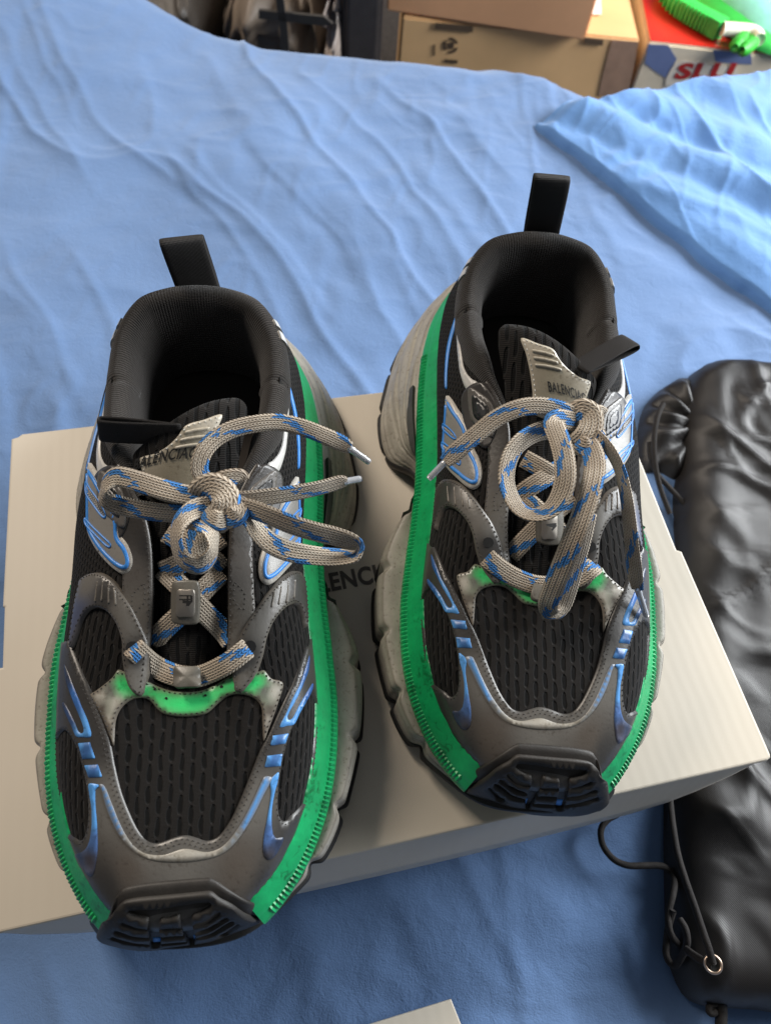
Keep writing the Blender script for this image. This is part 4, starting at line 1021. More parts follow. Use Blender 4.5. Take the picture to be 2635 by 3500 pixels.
cord([(1402,955),(1404,985),(1416,1020),(1440,1048),(1466,1076),(1490,1104)], .0022, z=[-.075,-.080,-.088,-.092,-.094,-.096])
cord(cx_([(1275,1640),(1278,1720),(1275,1800),(1270,1860)]), .0034, z=[-.100,-.102,-.102,-.102]); cord(cx_([(1240,1650),(1190,1670),(1180,1710),(1205,1730),(1240,1715)]), .0020, z=[-.100]*5)
ec = np.array(at(*cx_([(1213, 1348)])[0], -.066)); vE = (CAM - ec) / np.linalg.norm(CAM - ec); n_ = vE + np.array([0, 0, 1.0]); n_ /= np.linalg.norm(n_); u_ = np.cross(n_, [0, 1, 0]); u_ /= np.linalg.norm(u_); v2_ = np.cross(n_, u_)
an = np.linspace(0, 2*math.pi, 40, endpoint=False); v, f = tube(ec + .0044 * (np.cos(an)[:, None] * u_ + np.sin(an)[:, None] * v2_), .0009, 8, closed=True)
tm = NT('brass_eyelet'); child(mesh_obj('eyelet', v, f, tm.fin(C(190, 168, 150), .3, None, .5, metal=.9)), bag)
v = np.concatenate([[ec + n_ * -.0006], ec + .0042 * (np.cos(an)[:, None] * u_ + np.sin(an)[:, None] * v2_) - n_ * .0004]); child(mesh_obj('eyelet_hole', v, [(0, 1+i, 1+(i+1) % 40) for i in range(40)], MAT['slotblack']), bag)

# ---- cartons and clutter beyond the bed
def carton(name, fl, fr, z, depth, zlo, mat, label, cat='box'):
    a = np.array(at(*fl, z)); b = np.array(at(*fr, z)); e = (b - a); e[2] = 0; L = np.linalg.norm(e); e /= L; n = np.array([-e[1], e[0], 0])
    root = empty(name, tuple(a * 0 + np.array([a[0], a[1], zlo])), 0, label, cat)
    P = [a, b, b + n*depth, a + n*depth]; dz = np.array([0, 0, zlo - z])
    bm = bmesh.new(); vs_ = [bm.verts.new(p) for p in P] + [bm.verts.new(p + dz) for p in P]
    for f in ((0,1,2,3), (0,4,5,1), (1,5,6,2), (2,6,7,3), (3,7,4,0), (7,6,5,4)): bm.faces.new([vs_[i] for i in f])
    bmesh.ops.bevel(bm, geom=bm.edges[:], offset=.003, segments=2, affect='EDGES'); me = bpy.data.meshes.new('shell'); bm.to_mesh(me); bm.free(); me.materials.append(mat)
    o = bpy.data.objects.new('shell', me); COL.objects.link(o); child(o, root)
    return root, a, e, n, L
def onplane(P, p0, n, lift=.002):
    out = []
    for x, y in P:
        d = ray(x, y); t = (p0 - CAM) @ n / (d @ n); out.append(CAM + d * t - n * lift)
    return out
def patch(name, P, p0, n, mat, parent, lift=.002, th=.0015):
    F_ = onplane(P, p0, n, lift + th); Bk = onplane(P, p0, n, lift); m = len(P)
    Fq = [tuple(range(m)), tuple(range(2*m-1, m-1, -1))] + [(i, m+i, m+(i+1) % m, (i+1) % m) for i in range(m)]
    return child(mesh_obj(name, F_ + Bk, Fq, mat, smooth_=False), parent)
def m_carton(name, c): return m_plain(name, c, .75, .10, 7, .2, 260, .001, .25)
k2 = lambda P: [(821.4+.3416*x, .3416*y) for x, y in P]; k1_ = lambda P: [(1358.5+.1841*x, .1841*y) for x, y in P]
tan, a, e, n, L = carton('cardboard_carton', (869, 37), (1381, 86), -.25, .42, -.62, m_carton('tan_board', C(220, 178, 128)), 'large tan cardboard carton with printed marks and brown tape on its corner')
INK = m_plain('carton_ink', C(74, 58, 42), .8, .1); SLOT = m_plain('carton_slot', C(82, 66, 50), .9, .1)
patch('hand_slot', k2([(345,138),(585,160),(585,198),(345,176)]), a, n, SLOT, tan); patch('hand_slot', k2([(1285,232),(1408,246),(1402,282),(1282,268)]), a, n, SLOT, tan)
for j in range(3):
    t0 = math.radians(120 * j + 20); aa = np.linspace(t0, t0 + math.radians(85), 8); ring_ = [(443 + 48*math.cos(q), 285 + 50*math.sin(q)) for q in aa] + [(443 + 33*math.cos(q), 285 + 35*math.sin(q)) for q in aa[::-1]]
    patch('printed_mark', k2(ring_), a, n, INK, tan, .001, .0006)
patch('printed_mark', k2([(424,268),(462,266),(464,304),(426,306)]), a, n, INK, tan, .001, .0006); patch('printed_mark', k2([(405,372),(488,378),(486,400),(404,392)]), a, n, INK, tan, .001, .0006)
patch('printed_mark', k2([(336,280),(346,280),(344,350),(334,350)]), a, n, INK, tan, .001, .0006)
TAPE = m_plain('brown_tape', C(156, 126, 106), .3, .15, 20, .3, 80, .002, .5)
patch('packing_tape', k2([(1462,250),(1628,262),(1600,420),(1560,600),(1375,600),(1410,440)]), a, n, TAPE, tan, .001, .001)
WHT = m_plain('white_paper', C(232, 228, 220), .6, .04)
lz = np.array([0, 0, -1.0]); patch('paper_label', k2([(1345,0),(1388,0),(1392,105),(1332,104)]), np.array([0, 0, -.25]), lz, WHT, tan, .003, .001)
brn, a, e, n, L = carton('cardboard_carton', (835, 24), (1262, 88), -.2475, .30, -.2475 + .35, m_carton('brown_board', C(236, 178, 132)), 'brown cardboard carton standing on the larger tan carton')
red, a, e, n, L = carton('toy_box', (1401, 91), (1720, 127), -.25, .40, -.62, m_plain('white_board', C(222, 206, 180), .45, .05), 'red-topped box with blue and white front and red lettering behind the bed')
RED = m_plain('red_board', C(214, 44, 36), .35, .06, 12, .05); BLUP = m_plain('blue_print', C(104, 118, 158), .5, .05)
tpl = [a + n*.004 + e*.003, a + e*(L-.003) + n*.004, a + e*(L-.003) + n*.396, a + n*.396 + e*.003]
child(mesh_obj('red_lid', [p + np.array([0, 0, .002]) for p in tpl] + [p + np.array([0, 0, -.001]) for p in tpl], [(0,1,2,3), (0,4,5,1), (1,5,6,2), (2,6,7,3), (3,7,4,0)], RED, smooth_=False), red)
for P in ([(222,512),(455,527),(555,690),(420,912),(300,830),(180,740)], [(978,582),(1425,622),(1432,752),(1200,740),(1012,722)]): patch('printed_panel', k1_(P), a, n, BLUP, red, .0005, .0006)
WOUT = m_plain('letter_outline', C(226, 214, 196), .5, .05); RINK = m_plain('red_ink', C(176, 38, 38), .5, .05)
patch('letter_ground', k1_([(430,915),(490,800),(540,730),(640,700),(760,720),(880,715),(920,760),(1020,740),(1110,770),(1250,770),(1300,1000),(420,1000)]), a, n, WOUT, red, .0014, .0006)
Vt, Ft = text_mesh('SLU', .05, 0, .045); s0 = onplane(k1_([(520, 905)]), a, n, .0032)[0]; w3 = onplane(k1_([(1180, 905)]), a, n, .0032)[0]; xw = (w3 - s0); Lx = np.linalg.norm(xw); xw /= Lx; upv = np.array([0, 0, 1.0])
h3 = np.linalg.norm(onplane(k1_([(700, 735)]), a, n)[0] - onplane(k1_([(700, 905)]), a, n)[0])
TV = s0 + Vt[:, :1] * (Lx / Vt[:, 0].max()) * xw + Vt[:, 1:2] * (h3 / Vt[:, 1].max()) * upv
child(mesh_obj('lettering', TV, Ft, RINK, smooth_=False), red)
patch('lid_mark', k1_([(495,0),(535,100),(522,170),(545,207),(690,207),(690,190),(592,186),(570,165),(582,110),(535,0)]), np.array([0, 0, -.248]), lz, WOUT, red, .0004, .0006)
# green sneaker resting on the red lid
gs = empty('sneaker', tuple(at(*k1_([(1300, 450)])[0], -.247)), 0, 'bright green and mint sneaker lying on the red-topped box', 'sneaker')
GRN = m_plain('bright_green_rubber', C(70, 205, 90), .4, .1, 40); MNT = m_plain('mint_mesh', C(150, 232, 214), .6, .08, 60); CRM = m_plain('cream_rubber', C(232, 226, 208), .5, .05)
sp = np.array([at(*k1_([p])[0], -.232) for p in [(430,-160),(560,20),(700,120),(850,210),(1000,290),(1100,350)]]); Q = hermite(np.arange(6), sp, np.linspace(0, 5, 60)); v, f = tube(Q, .016, 10); child(mesh_obj('sole', v, f, GRN), gs)
for i in range(6, 58, 3):
    t_ = (Q[i+1] - Q[i-1]); t_ /= np.linalg.norm(t_); s_ = np.cross(t_, [0, 0, 1]); v, f = box(Q[i] + s_*.006 + np.array([0, 0, .002]), (.004, .026, .028), np.stack([t_, s_, [0, 0, 1]], 1)); child(mesh_obj('sole_rib', v, f, GRN, smooth_=False), gs)
def dome(name, c, axes, rad, mat, nlat=14, nlon=30, wob=.0):
    th = np.linspace(0, math.pi/2, nlat); ph = np.linspace(0, 2*math.pi, nlon, endpoint=False); T_, P_2 = np.meshgrid(th, ph, indexing='ij')
    D = np.stack([np.sin(T_)*np.cos(P_2)*rad[0], np.sin(T_)*np.sin(P_2)*rad[1], np.cos(T_)*rad[2]], -1) * (1 + wob * np.sin(3*P_2 + 2*T_))[..., None]
    return child(mesh_obj(name, (c + D @ np.stack(axes)).reshape(-1, 3), grid_faces(nlat, nlon, False, True), mat), gs)
dx = sp[-1] - sp[0]; dx[2] = 0; dx /= np.linalg.norm(dx); dy = np.cross([0, 0, 1], dx)
cc = np.array(at(*k1_([(1250, 90)])[0], -.245)); dome('upper', cc, (dx, dy, np.array([0, 0, 1.0])), (.16, .075, .07), MNT, wob=.03)
dome('foxing', cc - dy*.006, (dx, dy, np.array([0, 0, 1.0])), (.165, .085, .042), GRN, wob=.02)
tp_ = np.array([at(*k1_([p])[0], -.225) for p in [(1090,340),(1250,350),(1420,370),(1500,420),(1520,470)]]); v, f = tube(hermite(np.arange(5), tp_, np.linspace(0, 4, 30)), .011, 10); child(mesh_obj('trim', v, f, CRM), gs)
for p_ in ([(1240,560),(1330,440),(1400,410)], [(1320,590),(1420,520),(1465,450)]):
    tp_ = np.array([at(*k1_([q_])[0], -.232) for q_ in p_]); v, f = tube(hermite(np.arange(3), tp_, np.linspace(0, 2, 14)), np.array([.006]+[.012]*12+[.007]), 10); child(mesh_obj('pull_loop', v, f, m_plain('leaf_green', C(52, 168, 52), .5, .1)), gs)
# dark case and the wrapped bundle to the left of the cartons
c0 = empty('black_case', tuple(at(785, 60, -.60)), 0, 'black case standing left of the cartons behind the bed', 'case')
ca, cb = np.array(at(738, 20, -.22)), np.array(at(830, 22, -.22)); ee = cb - ca; ee[2] = 0; w_ = np.linalg.norm(ee); ee /= w_; nn_ = np.array([-ee[1], ee[0], 0]); ctr_ = (ca + cb) / 2 + nn_*.1; ctr_[2] = -.36
child(rbox_obj('shell', ctr_, (w_, .2, .52), m_plain('black_plastic', C(42, 38, 38), .5, .15), None, np.stack([ee, nn_, [0, 0, 1]], 1), .012), c0)
child(rbox_obj('front_panel', ctr_ - nn_*.1 - np.array([0, 0, .0]), (w_*.8, .012, .44), m_plain('black_plastic_panel', C(48, 44, 43), .45, .15), None, np.stack([ee, nn_, [0, 0, 1]], 1), .006), c0)
def lump(name, pxa, pxb, ztop, h_, mat, label, cat, seed, depth=.16):
    a = np.array(at(*pxa, ztop)); b = np.array(at(*pxb, ztop)); e = b - a; e[2] = 0; L = np.linalg.norm(e); e /= L; n = np.array([-e[1], e[0], 0])
    nu, nv = 70, 60; U, W_ = np.meshgrid(np.linspace(0, 2*math.pi, nu, endpoint=False), np.linspace(-1, 1, nv), indexing='ij')
    q = np.clip(1 - np.abs(W_)**4, 0, 1)**.5; cu, su = np.cos(U), np.sin(U)
    X = np.sign(cu)*np.abs(cu)**.5 * L/2 * q; Y = np.sign(su)*np.abs(su)**.6 * depth * q; Z = W_ * h_/2
    wv = .018 * fbm(U*1.5 + 5, W_*3, seed) + .02 * np.maximum(0, fbm_ridge(U*1.2, W_*1.6 + U, seed+3))**2
    Y = Y * (1 + wv*8); c_ = (a + b)/2 + n*depth; c_[2] = ztop - h_/2
    P = c_ + X[..., None]*e + (Y - wv*2)[..., None]*n; P[..., 2] += Z
    r_ = empty(name, (c_[0], c_[1], ztop - h_), 0, label, cat); child(mesh_obj('cover', P.reshape(-1, 3), grid_faces(nu, nv, True), mat), r_); return r_, a, n
PLA = m_plain('smoky_plastic', C(112, 100, 88), .5, .15, 9, .3, 30, .006, .3); PLD = m_plain('dark_plastic', C(62, 56, 50), .55, .2, 9, .4, 30, .008, .5)
wr_, a, n = lump('wrapped_bundle', (440, -30), (690, 0), -.20, .42, PLA, 'bundle in smoky clear plastic with dark straps behind the bed', 'bundle', 81)
for P in ([(595,-20),(612,-20),(622,60),(628,130),(608,130),(606,60)], [(560,18),(700,32),(720,48),(700,52),(560,36)]): 
    patch('strap', P, a - n*.035, n, m_plain('black_strap', C(48, 44, 40), .7, .1), wr_, 0, .006)
lump('wrapped_bundle', (240, -60), (440, -40), -.20, .42, PLD, 'dark plastic-wrapped bundle at the far left behind the bed', 'bundle', 91)
lump('wrapped_bundle', (688, -10), (738, 0), -.20, .42, m_plain('clear_film', C(150, 138, 130), .15, .3, 14, .6, 60, .008, .6), 'narrow bundle of crumpled clear film beside the black case', 'bundle', 95, .06)
# ------------------------------------------------------------------ mirror copy
def mirror_shoe():
    R = empty('sneaker', (LOC['R'][0][0], LOC['R'][0][1], 0), math.radians(LOC['R'][1]))
    R.scale = (-1, 1, 1)
    mp = {}
    for o in PARTS:
        c = o.copy(); COL.objects.link(c); mp[o] = c
    for o in PARTS: mp[o].parent = mp.get(o.parent, R)
    return R
shoeR = mirror_shoe()
tag(shoeL, 'chunky black, grey and green sneaker nearer the camera, on the left of the box lid', 'sneaker', 'pair of chunky sneakers on the box lid')
tag(shoeR, 'chunky black, grey and green sneaker set further back, on the right of the box lid', 'sneaker', 'pair of chunky sneakers on the box lid')
# ------------------------------------------------------------------ laces and webbing loops
def m_lace():
    t = NT('braided_lace'); uv = t.n('ShaderNodeSeparateXYZ'); t.l(t.uvn(), uv.inputs[0]); u, v = uv.outputs[0], uv.outputs[1]
    # herringbone braid: u runs -4..4 across in strands, v along in strand lengths
    ui = t.math('FLOOR', u); fu = t.math('SUBTRACT', t.math('SUBTRACT', u, ui), .5); par = t.math('SUBTRACT', t.math('MULTIPLY', t.math('ABSOLUTE', t.math('MODULO', ui, 2)), 2), 1)
    ph = t.math('ADD', v, t.math('MULTIPLY', t.math('MULTIPLY', fu, par), 1.0)); fv = t.math('SUBTRACT', t.math('FRACT', ph), .5)
    h = t.math('SUBTRACT', 1, t.math('ADD', t.math('POWER', t.math('MULTIPLY', fu, 1.9), 2), t.math('POWER', t.math('MULTIPLY', fv, 1.75), 2)))
    # blue flecks in diagonal runs
    vi = t.math('FLOOR', ph)
    run = t.math('ADD', t.math('MULTIPLY', vi, 1/19.0), t.math('MULTIPLY', ui, .085)); fr = t.math('FRACT', run)
    b1 = t.math('LESS_THAN', fr, .25)
    wn = t.n('ShaderNodeTexWhiteNoise', noise_dimensions='2D'); cmb = t.n('ShaderNodeCombineXYZ'); t.l(ui, cmb.inputs[0]); t.l(t.math('FLOOR', t.math('MULTIPLY', vi, 1/4.0)), cmb.inputs[1]); t.l(cmb.outputs[0], wn.inputs[0])
    b2 = t.math('GREATER_THAN', wn.outputs[0], .28)
    blue = t.math('MULTIPLY', b1, b2)
    gn = t.noise(60, detail=4)
    beige = t.ramp(gn, [(.3, C(168, 154, 137)), (.7, C(204, 193, 176))])
    col = t.mix(blue, beige, C(58, 126, 196))
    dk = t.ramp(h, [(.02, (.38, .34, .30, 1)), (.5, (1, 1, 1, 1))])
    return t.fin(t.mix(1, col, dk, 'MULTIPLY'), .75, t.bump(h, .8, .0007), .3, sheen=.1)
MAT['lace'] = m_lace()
t_ = NT('clear_aglet'); MAT['aglet'] = t_.fin(C(176, 178, 182), .15, None, .6, trans=.35)

def ribbon(P, Wd, width, thick, sub=8, nper=14, mat_scale=(4, 620), taper=None):
    P = np.asarray(P, float); Wd = np.asarray(Wd, float); n = len(P)
    tk = np.arange(n); tt = np.linspace(0, n - 1, (n - 1) * sub + 1)
    Q = hermite(tk, P, tt); Wq = hermite(tk, Wd, tt)
    wq = hermite(tk, np.broadcast_to(np.asarray(width, float), (n,)), tt)[:, 0]
    T = np.gradient(Q, axis=0); T /= np.linalg.norm(T, axis=1)[:, None] + 1e-12
    Wq = Wq - T * (Wq * T).sum(1)[:, None]; Wq /= np.linalg.norm(Wq, axis=1)[:, None] + 1e-12
    N = np.cross(T, Wq)
    th = np.linspace(0, 2*math.pi, nper, endpoint=False)
    cx = np.sign(np.cos(th)) * np.abs(np.cos(th))**.45; cy = np.sign(np.sin(th)) * np.abs(np.sin(th))**.8
    V = Q[:, None] + (cx[None, :, None] * Wq[:, None]) * (wq[:, None, None] / 2) + cy[None, :, None] * N[:, None] * thick / 2
    d = np.r_[0, np.cumsum(np.linalg.norm(np.diff(Q, axis=0), axis=1))]
    uu = np.where(np.sin(th) >= -1e-9, cx, cx) * mat_scale[0]
    UV = np.stack([np.repeat(uu[None], len(Q), 0), np.repeat(d[:, None] * mat_scale[1], nper, 1)], -1)
    Fq = [tuple(f) for f in grid_faces(len(Q), nper, False, True, flip=False)]
    Fq.append(tuple(range(nper))); Fq.append(tuple((len(Q)-1)*nper + i for i in range(nper))[::-1])
    return V.reshape(-1, 3), Fq, UV.reshape(-1, 2)
def vec_px(a, b, za, zb_): 
    return np.array(at(*b, zb_)) - np.array(at(*a, za))
def camright(P, ang):     # width direction: rotated in the picture plane by ang (deg), 0 = picture right
    a = math.radians(ang); return math.cos(a) * CX + math.sin(a) * CU
def lace(name, pts, parent, width=.0085, thick=.0020, label=None, mat='lace'):
    """pts: (px, py, z, roll[, width]) ; the flat side is turned by roll degrees about the lace's own run, 0 = facing the camera"""
    P = np.array([at(p[0], p[1], p[2]) for p in pts]); n = len(P)
    T = np.gradient(P, axis=0); T /= np.linalg.norm(T, axis=1)[:, None]
    W = []; ws = []
    for p, x, t in zip(pts, P, T):
        v = CAM - x; v /= np.linalg.norm(v); w0 = np.cross(v, t); w0 /= np.linalg.norm(w0); nn_ = np.cross(t, w0)
        r = math.radians(p[3]); W.append(math.cos(r) * w0 + math.sin(r) * nn_); ws.append(p[4] if len(p) > 4 else width)
    LBUF.append(ribbon(P, W, ws, thick))
LBUF = []; ABUF = []
def finish_laces(parent):      # one lace per shoe, its two tips as sub-parts
    V, Fq = join([(a, b) for a, b, c in LBUF]); UV = np.concatenate([c for a, b, c in LBUF])
    o = mesh_obj('shoelace', V, Fq, MAT['lace'], parent, uv=UV); o.matrix_parent_inverse = parent_inv(parent)
    for v, f in ABUF: mesh_obj('aglet', v, f, MAT['aglet'], o)
    LBUF.clear(); ABUF.clear()
def parent_inv(p):       # everything below is laid out in world space
    return p.matrix_basis.inverted() if p.parent is None else Matrix.Identity(4)
def aglet(a, b, za, zb_, parent):
    P = np.array([at(*a, za), at(*b, zb_)]); Q = np.linspace(P[0], P[1], 12)
    v, f = tube(Q, np.array([.0013, .0017, .0017] + [.0016] * 8 + [.0013]), 10)
    ABUF.append((v, f))
def zU(x, y, s, lift):     # height of the upper (or tongue) under a picture point, plus a lift
    o = Vector(to_local(CAM, s)); d = Vector(to_local(ray(x, y), s, True)).normalized(); best = None
    for S_ in (SU, ST):
        p, nn_, i, dist = S_.b3.ray_cast(o, d)
        if i is not None and (best is None or dist < best[0]): best = (dist, p.z)
    return (best[1] if best else .09) + lift
def LZ(s, pts, lift): return [(x, y, zU(x, y, s, l_ if (l_ := (r[2] if len(r) > 2 else lift)) is not None else lift), r[0] if r else 0, *([r[1]] if len(r) > 1 and r[1] else [])) for x, y, *r in pts]

def rowlace(s, sh, pts, lift=.003, width=.0098, name='shoelace'):
    return lace(name, [(x, y, zU(x, y, s, lf), rl) for x, y, rl, lf in pts], sh, width)

# ---- laces of the left-picture shoe
shL = bpy.data.objects
def laces_left(sh):
    root = None
    b = rowlace('L', sh, [(286,1394,0,-.001),(295,1405,0,.0042),(330,1435,0,.0045),(370,1455,0,.0045),(405,1462,0,.0045),(440,1458,0,.0045),(490,1434,0,.0045),(530,1404,0,.0035),(543,1393,0,-.004)])
    rowlace('L', sh, [(332,1392,0,.0),(350,1365,0,.002),(400,1318,0,.003),(450,1265,0,.003),(480,1238,0,.0)])
    rowlace('L', sh, [(500,1385,0,.0),(478,1358,0,.002),(430,1310,0,.0045),(385,1262,0,.003),(352,1230,0,.0)])
    rowlace('L', sh, [(350,1235,0,.001),(380,1222,0,.003),(430,1195,0,.003),(480,1160,0,.001)])
    rowlace('L', sh, [(482,1228,0,.0),(455,1205,0,.002),(420,1185,0,.003),(360,1150,0,.001)])
    zk = .131
    # knot
    lace('shoelace', [(432,1090,.122,10),(437,1062,.130,0),(458,1052,.1335,0),(480,1062,.134,0),(490,1085,.1335,0),(480,1112,.130,10),(468,1125,.124,20)], sh, .0125, .0036)
    lace('shoelace', [(470,1112,.124,0),(495,1118,.130,0),(515,1108,.132,10),(512,1088,.132,10),(488,1070,.131,0),(455,1066,.128,0)], sh, .0095, .0032)
    lace('shoelace', [(440,1095,.124,0),(450,1112,.130,0),(470,1124,.1315,0),(495,1120,.128,0)], sh, .0085, .003)
    # loop to the left
    lace('shoelace', [(445,1072,.128,15),(400,1068,.129,15),(350,1056,.130,10),(300,1040,.130,5),(258,1030,.129,5),(236,1038,.127,45),(226,1058,.124,75),(232,1080,.121,40),(262,1092,.119,20),(310,1102,.120,25),(360,1108,.122,30),(410,1110,.124,20),(445,1100,.126,10)], sh, .0092, .0019)
    # small loop below the knot
    lace('shoelace', [(455,1092,.128,0),(425,1098,.131,10),(398,1118,.133,35),(382,1150,.132,60),(384,1185,.129,60),(402,1212,.127,40),(430,1220,.126,25),(452,1205,.127,50),(461,1180,.129,65),(456,1152,.131,50),(436,1132,.130,25),(412,1122,.127,10)], sh, .0088, .0019)
    lace('shoelace', [(415,1110,.120,0),(422,1140,.120,0),(430,1175,.119,0),(436,1205,.118,0)], sh, .0100, .0019)
    # end that arches over to the right
    e1 = lace('shoelace', [(470,1068,.124,0),(448,1045,.127,0),(432,1015,.131,0),(438,980,.135,0),(462,950,.137,0),(500,928,.138,0),(548,916,.138,0),(600,912,.137,0),(650,922,.135,0),(700,941,.132,0),(738,958,.129,10),(757,968,.128,20,.006)], sh, .0078, .0020)
    aglet((752, 966), (799, 999), .128, .123, e1)
    lace('shoelace', [(462,1060,.127,0),(474,1040,.131,5),(495,1032,.132,15),(516,1030,.131,25),(525,1038,.129,30)], sh, .0080, .0026)
    # straight end
    e2 = lace('shoelace', [(488,1078,.129,10),(530,1079,.131,30),(580,1073,.131,35),(640,1064,.129,40),(690,1054,.127,45),(730,1043,.125,45),(748,1040,.124,45,.0055)], sh, .0086, .0019)
    aglet((742, 1041), (780, 1034), .124, .122, e2)
    # big loop to the right
    lace('shoelace', [(495,1098,.129,0),(535,1098,.131,20),(580,1113,.132,30),(630,1133,.131,25),(680,1148,.129,25),(730,1160,.127,30),(765,1172,.125,50),(776,1186,.122,80),(766,1202,.119,60),(725,1203,.118,35),(680,1200,.119,25),(630,1192,.121,5),(590,1176,.123,5),(560,1150,.125,30),(540,1125,.127,50),(515,1108,.128,30)], sh, .0092, .0019)
laces_left(shoeL); finish_laces(shoeL)

def laces_right(sh):
    rowlace('R', sh, [(1050,1200,0,-.001),(1059,1211,0,.0042),(1095,1238,0,.0045),(1130,1255,0,.0045),(1165,1264,0,.0045),(1205,1262,0,.0045),(1250,1246,0,.0045),(1278,1226,0,.0035),(1290,1216,0,-.004)])
    rowlace('R', sh, [(1102,1200,0,0),(1120,1180,0,.002),(1160,1140,0,.003),(1205,1100,0,.003),(1240,1075,0,0)])
    rowlace('R', sh, [(1255,1200,0,0),(1230,1172,0,.002),(1190,1130,0,.004),(1150,1092,0,.003),(1120,1068,0,0)])
    rowlace('R', sh, [(1118,1072,0,.001),(1145,1052,0,.003),(1180,1030,0,.003),(1225,1000,0,.001)])
    rowlace('R', sh, [(1250,1070,0,0),(1220,1045,0,.002),(1180,1018,0,.003),(1130,990,0,.001)])
    # knot at the side
    lace('shoelace', [(1228,925,.124,0),(1238,900,.131,0),(1256,886,.134,0),(1274,896,.134,0),(1276,920,.133,0),(1262,945,.131,0),(1245,960,.127,0)], sh, .0115, .0036)
    lace('shoelace', [(1240,952,.126,0),(1262,966,.131,0),(1280,960,.131,0),(1284,938,.131,0),(1268,918,.129,0)], sh, .0100, .0034)
    lace('shoelace', [(1262,905,.129,0),(1278,895,.132,10),(1292,889,.132,15),(1300,893,.130,20)], sh, .0066, .0034)
    lace('shoelace', [(1262,912,.128,0),(1280,908,.130,10),(1294,910,.130,15)], sh, .0060, .0034)
    # end over to the left
    e1 = lace('shoelace', [(1245,905,.129,0),(1222,890,.134,0),(1190,880,.137,0),(1150,877,.138,0),(1110,885,.137,0),(1070,905,.134,0),(1035,933,.130,0),(1000,962,.126,0),(975,984,.123,0),(960,999,.121,10,.0062)], sh, .0086, .0020)
    aglet((963, 996), (925, 1035), .121, .116, e1)
    # round loop standing in front
    lace('shoelace', [(1240,910,.131,10),(1205,905,.136,0),(1195,915,.138,0),(1208,950,.140,0),(1218,990,.140,0),(1220,1035,.138,5),(1208,1075,.134,20),(1185,1103,.130,40),(1150,1112,.127,55),(1120,1098,.126,50),(1100,1065,.127,45),(1093,1030,.129,40),(1100,990,.131,35),(1120,958,.132,30),(1155,935,.130,20),(1195,925,.128,10)], sh, .0095, .0020)
    # long loop hanging down over the vamp and back
    lace('shoelace', [(1262,950,.129,0),(1278,975,.133,0),(1284,1005,.134,0),(1278,1045,.134,0),(1266,1085,.132,5),(1250,1130,.128,5),(1230,1180,.121,5),(1210,1230,.111,5),(1192,1275,.100,5),(1182,1308,.090,20),(1192,1326,.082,60),(1212,1312,.080,40),(1226,1275,.088,30),(1240,1225,.099,30),(1255,1170,.111,30),(1268,1110,.121,30)], sh, .0098, .0020)
    # end down the outer side
    e2 = lace('shoelace', [(1268,930,.128,40),(1292,945,.131,50),(1318,975,.130,55),(1338,1015,.125,55),(1350,1065,.118,50),(1358,1120,.109,45),(1364,1180,.100,40),(1370,1235,.090,30),(1376,1272,.082,25,.0062)], sh, .0082, .0019)
    aglet((1375, 1268), (1395, 1331), .083, .070, e2)
laces_right(shoeR); finish_laces(shoeR)

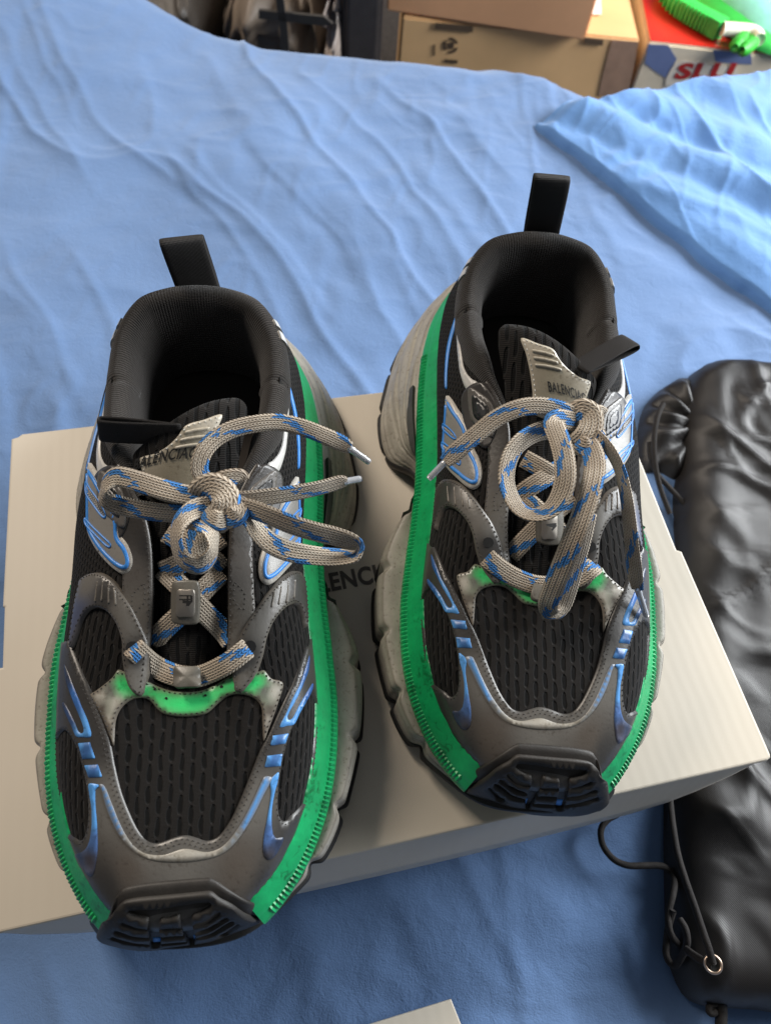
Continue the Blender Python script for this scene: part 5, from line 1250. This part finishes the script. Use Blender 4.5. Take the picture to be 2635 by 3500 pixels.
# lace keeper, lace tag with its bright plate
KP = np.array([(403-29,1438),(436,1438),(436,1487),(374,1487)], float)
for s, sh in (('L', shoeL), ('R', shoeR)):
    kx = c1([(690,530),(750,526),(808,530),(814,575),(810,618),(750,624),(692,622),(686,575)]) if s == 'L' else cR5([(580,1620),(600,1610),(800,1610),(820,1700),(810,1790),(700,1810),(560,1790),(555,1700)])
    def plate(nm, pts, lift, th, mat, parent):
        c = np.array([at(x, y, zU(x, y, s, lift)) for x, y in pts]); o_ = resample(c, .0012)
        nrm = np.linalg.svd(o_ - o_.mean(0))[2][2]; nrm = nrm * np.sign(nrm @ (CAM - o_.mean(0)))
        m = len(o_); ctr = o_.mean(0); ins = ctr + (o_ - ctr) * .93
        V = np.concatenate([o_ - nrm*.001, o_ + nrm*th*.7, ins + nrm*th, [ctr + nrm*th*1.05]])
        Fq = [(k*m+i, k*m+(i+1) % m, (k+1)*m+(i+1) % m, (k+1)*m+i) for k in (0, 1) for i in range(m)] + [(2*m+i, 2*m+(i+1) % m, 3*m) for i in range(m)]
        o = mesh_obj(nm, V, Fq, mat, parent, col=np.tile(np.array(C(96, 92, 84)[:3]), (len(V), 1))); o.matrix_parent_inverse = parent_inv(parent); return o, nrm, ctr
    keep_, _, _ = plate('lace_keeper', kx, .0075 if s == 'L' else .006, .0012, MAT['leather'], sh)
    tx = c1([(692,120),(745,116),(795,120),(808,140),(812,220),(806,305),(795,322),(740,326),(692,318),(678,300),(676,220),(680,140)]) if s == 'L' else cR5([(600,975),(690,960),(800,975),(822,1000),(825,1150),(800,1290),(770,1312),(690,1315),(620,1295),(598,1270),(592,1130),(590,1000)])
    tagp, nr, ct = plate('lace_tag', tx, .0085, .0016, MAT['leather'], sh)
    px = c1([(704,162),(748,160),(784,162),(788,225),(782,285),(742,290),(700,285),(698,225)]) if s == 'L' else cR5([(645,1040),(700,1030),(770,1040),(775,1150),(765,1260),(700,1262),(640,1258),(638,1150)])
    tm = NT('bright_plate_' + s); tmm = tm.fin(C(140, 134, 126), .38, None, .5, metal=.7)
    plt_, nr, ct = plate('metal_plate', px, .0102, .0009, tmm, tagp)
    if s == 'L':   # the little cut-out mark on the plate
        mk = [c1(z_) for z_ in ([(712,186),(770,186),(770,192),(712,192)], [(712,204),(768,204),(768,210),(712,210)], [(748,186),(756,186),(756,236),(748,236)], [(764,186),(776,190),(776,214),(766,216)], [(728,210),(778,214),(758,238),(744,238),(746,226),(728,224)])]
    else:
        mk = [cR5([(680,1130),(770,1120),(772,1150),(735,1190),(725,1180),(738,1160),(684,1145)])]
    for z_ in mk:
        o_ = np.array([at(x, y, zU(x, y, s, .0128)) for x, y in z_]); o = mesh_obj('plate_mark', o_, [tuple(range(len(o_)))], MAT['black'], plt_, smooth_=False); o.matrix_parent_inverse = parent_inv(plt_)

# webbing pull loops: heel and tongue
def weblace(name, P, W, width, thick, parent):
    V, Fq, UV = ribbon(np.array(P), np.array(W), width, thick, sub=6, nper=12, mat_scale=(.09, 10))
    o = mesh_obj(name, V, Fq, MAT['webbing'], parent, uv=UV); o.matrix_parent_inverse = parent_inv(parent); return o
def heel_loop(sh, s, b0, t0, zt, wpx, ang, back):
    B0 = to_world(np.array(b0), s); T0 = np.array(at(*t0, zt)); up = T0 - B0
    a = math.radians(ang); Wd = np.array([math.cos(a), math.sin(a), 0])
    bk = np.cross(Wd, up); bk /= np.linalg.norm(bk); bk = bk if bk[1] > 0 else -bk
    P = [B0 - .05*up, B0 + .3*up + bk*.001, B0 + .75*up + bk*.0015, B0 + .96*up + bk*.003, T0 + bk*.0055, B0 + .96*up + bk*.008, B0 + .75*up + bk*back, B0 + .3*up + bk*back, B0 - .1*up + bk*.006]
    W = [Wd] * len(P)
    return weblace('heel_loop', P, W, wpx, .0013, sh)
heel_loop(shoeL, 'L', (.0, .3115, .108), (394, 530), .143, .0225, 20, .009)
heel_loop(shoeR, 'R', (-.002, .3115, .108), (1193, 396), .152, .0205, 4, .008)
# tongue loops
def loop_path(a, b, za, zb_, wd, width, sh, gapv):
    A0 = np.array(at(*a, za)); B0 = np.array(at(*b, zb_)); d = B0 - A0; wd = np.array(wd, float); g = np.cross(d, wd); g = g / np.linalg.norm(g) * gapv
    P = [A0 - .06*d, A0 + .3*d + g*.4, A0 + .7*d + g*.8, A0 + .95*d + g*.7, B0, A0 + .95*d - g*.7, A0 + .7*d - g*.8, A0 + .3*d - g*.4, A0 - .06*d]
    return weblace('tongue_loop', P, [wd] * len(P), width, .0013, sh)
loop_path((384, 938), (215, 926), .121, .121, (0.10, .30, .95), .013, shoeL, .0022)
loop_path((1256, 792), (1362, 738), .120, .124, (.45, -.80, .40), .0150, shoeR, .0022)

# lettering
for s, sh, a, b in (('L', shoeL, c6([(238, 436)])[0], c6([(668, 366)])[0]), ('R', shoeR, cR4([(985, 1203)])[0], cR4([(1290, 1310)])[0])):
    V, Fq = text_mesh('BALENCIAGA', .005); w_ = V[:, 0].max()
    ua, ub = ST.hit([a, b], s); d_ = ub - ua; 
    if np.linalg.norm(d_) < .012: d_ = d_ / np.linalg.norm(d_) * .024
    L_ = np.linalg.norm(d_); d_ /= L_; sg = LOC[s][2]; n_ = np.array([-d_[1], d_[0]]) * sg
    hgt = .0050 / V[:, 1].max()
    uv = ua + (V[:, :1] * (L_ / w_)) * d_ + (V[:, 1:2] * hgt) * n_
    ok = bool(0)
    X, N = ST.map(uv)
    mesh_obj('lettering', X + N * .0016, Fq, MAT['black'], sh, smooth_=False)
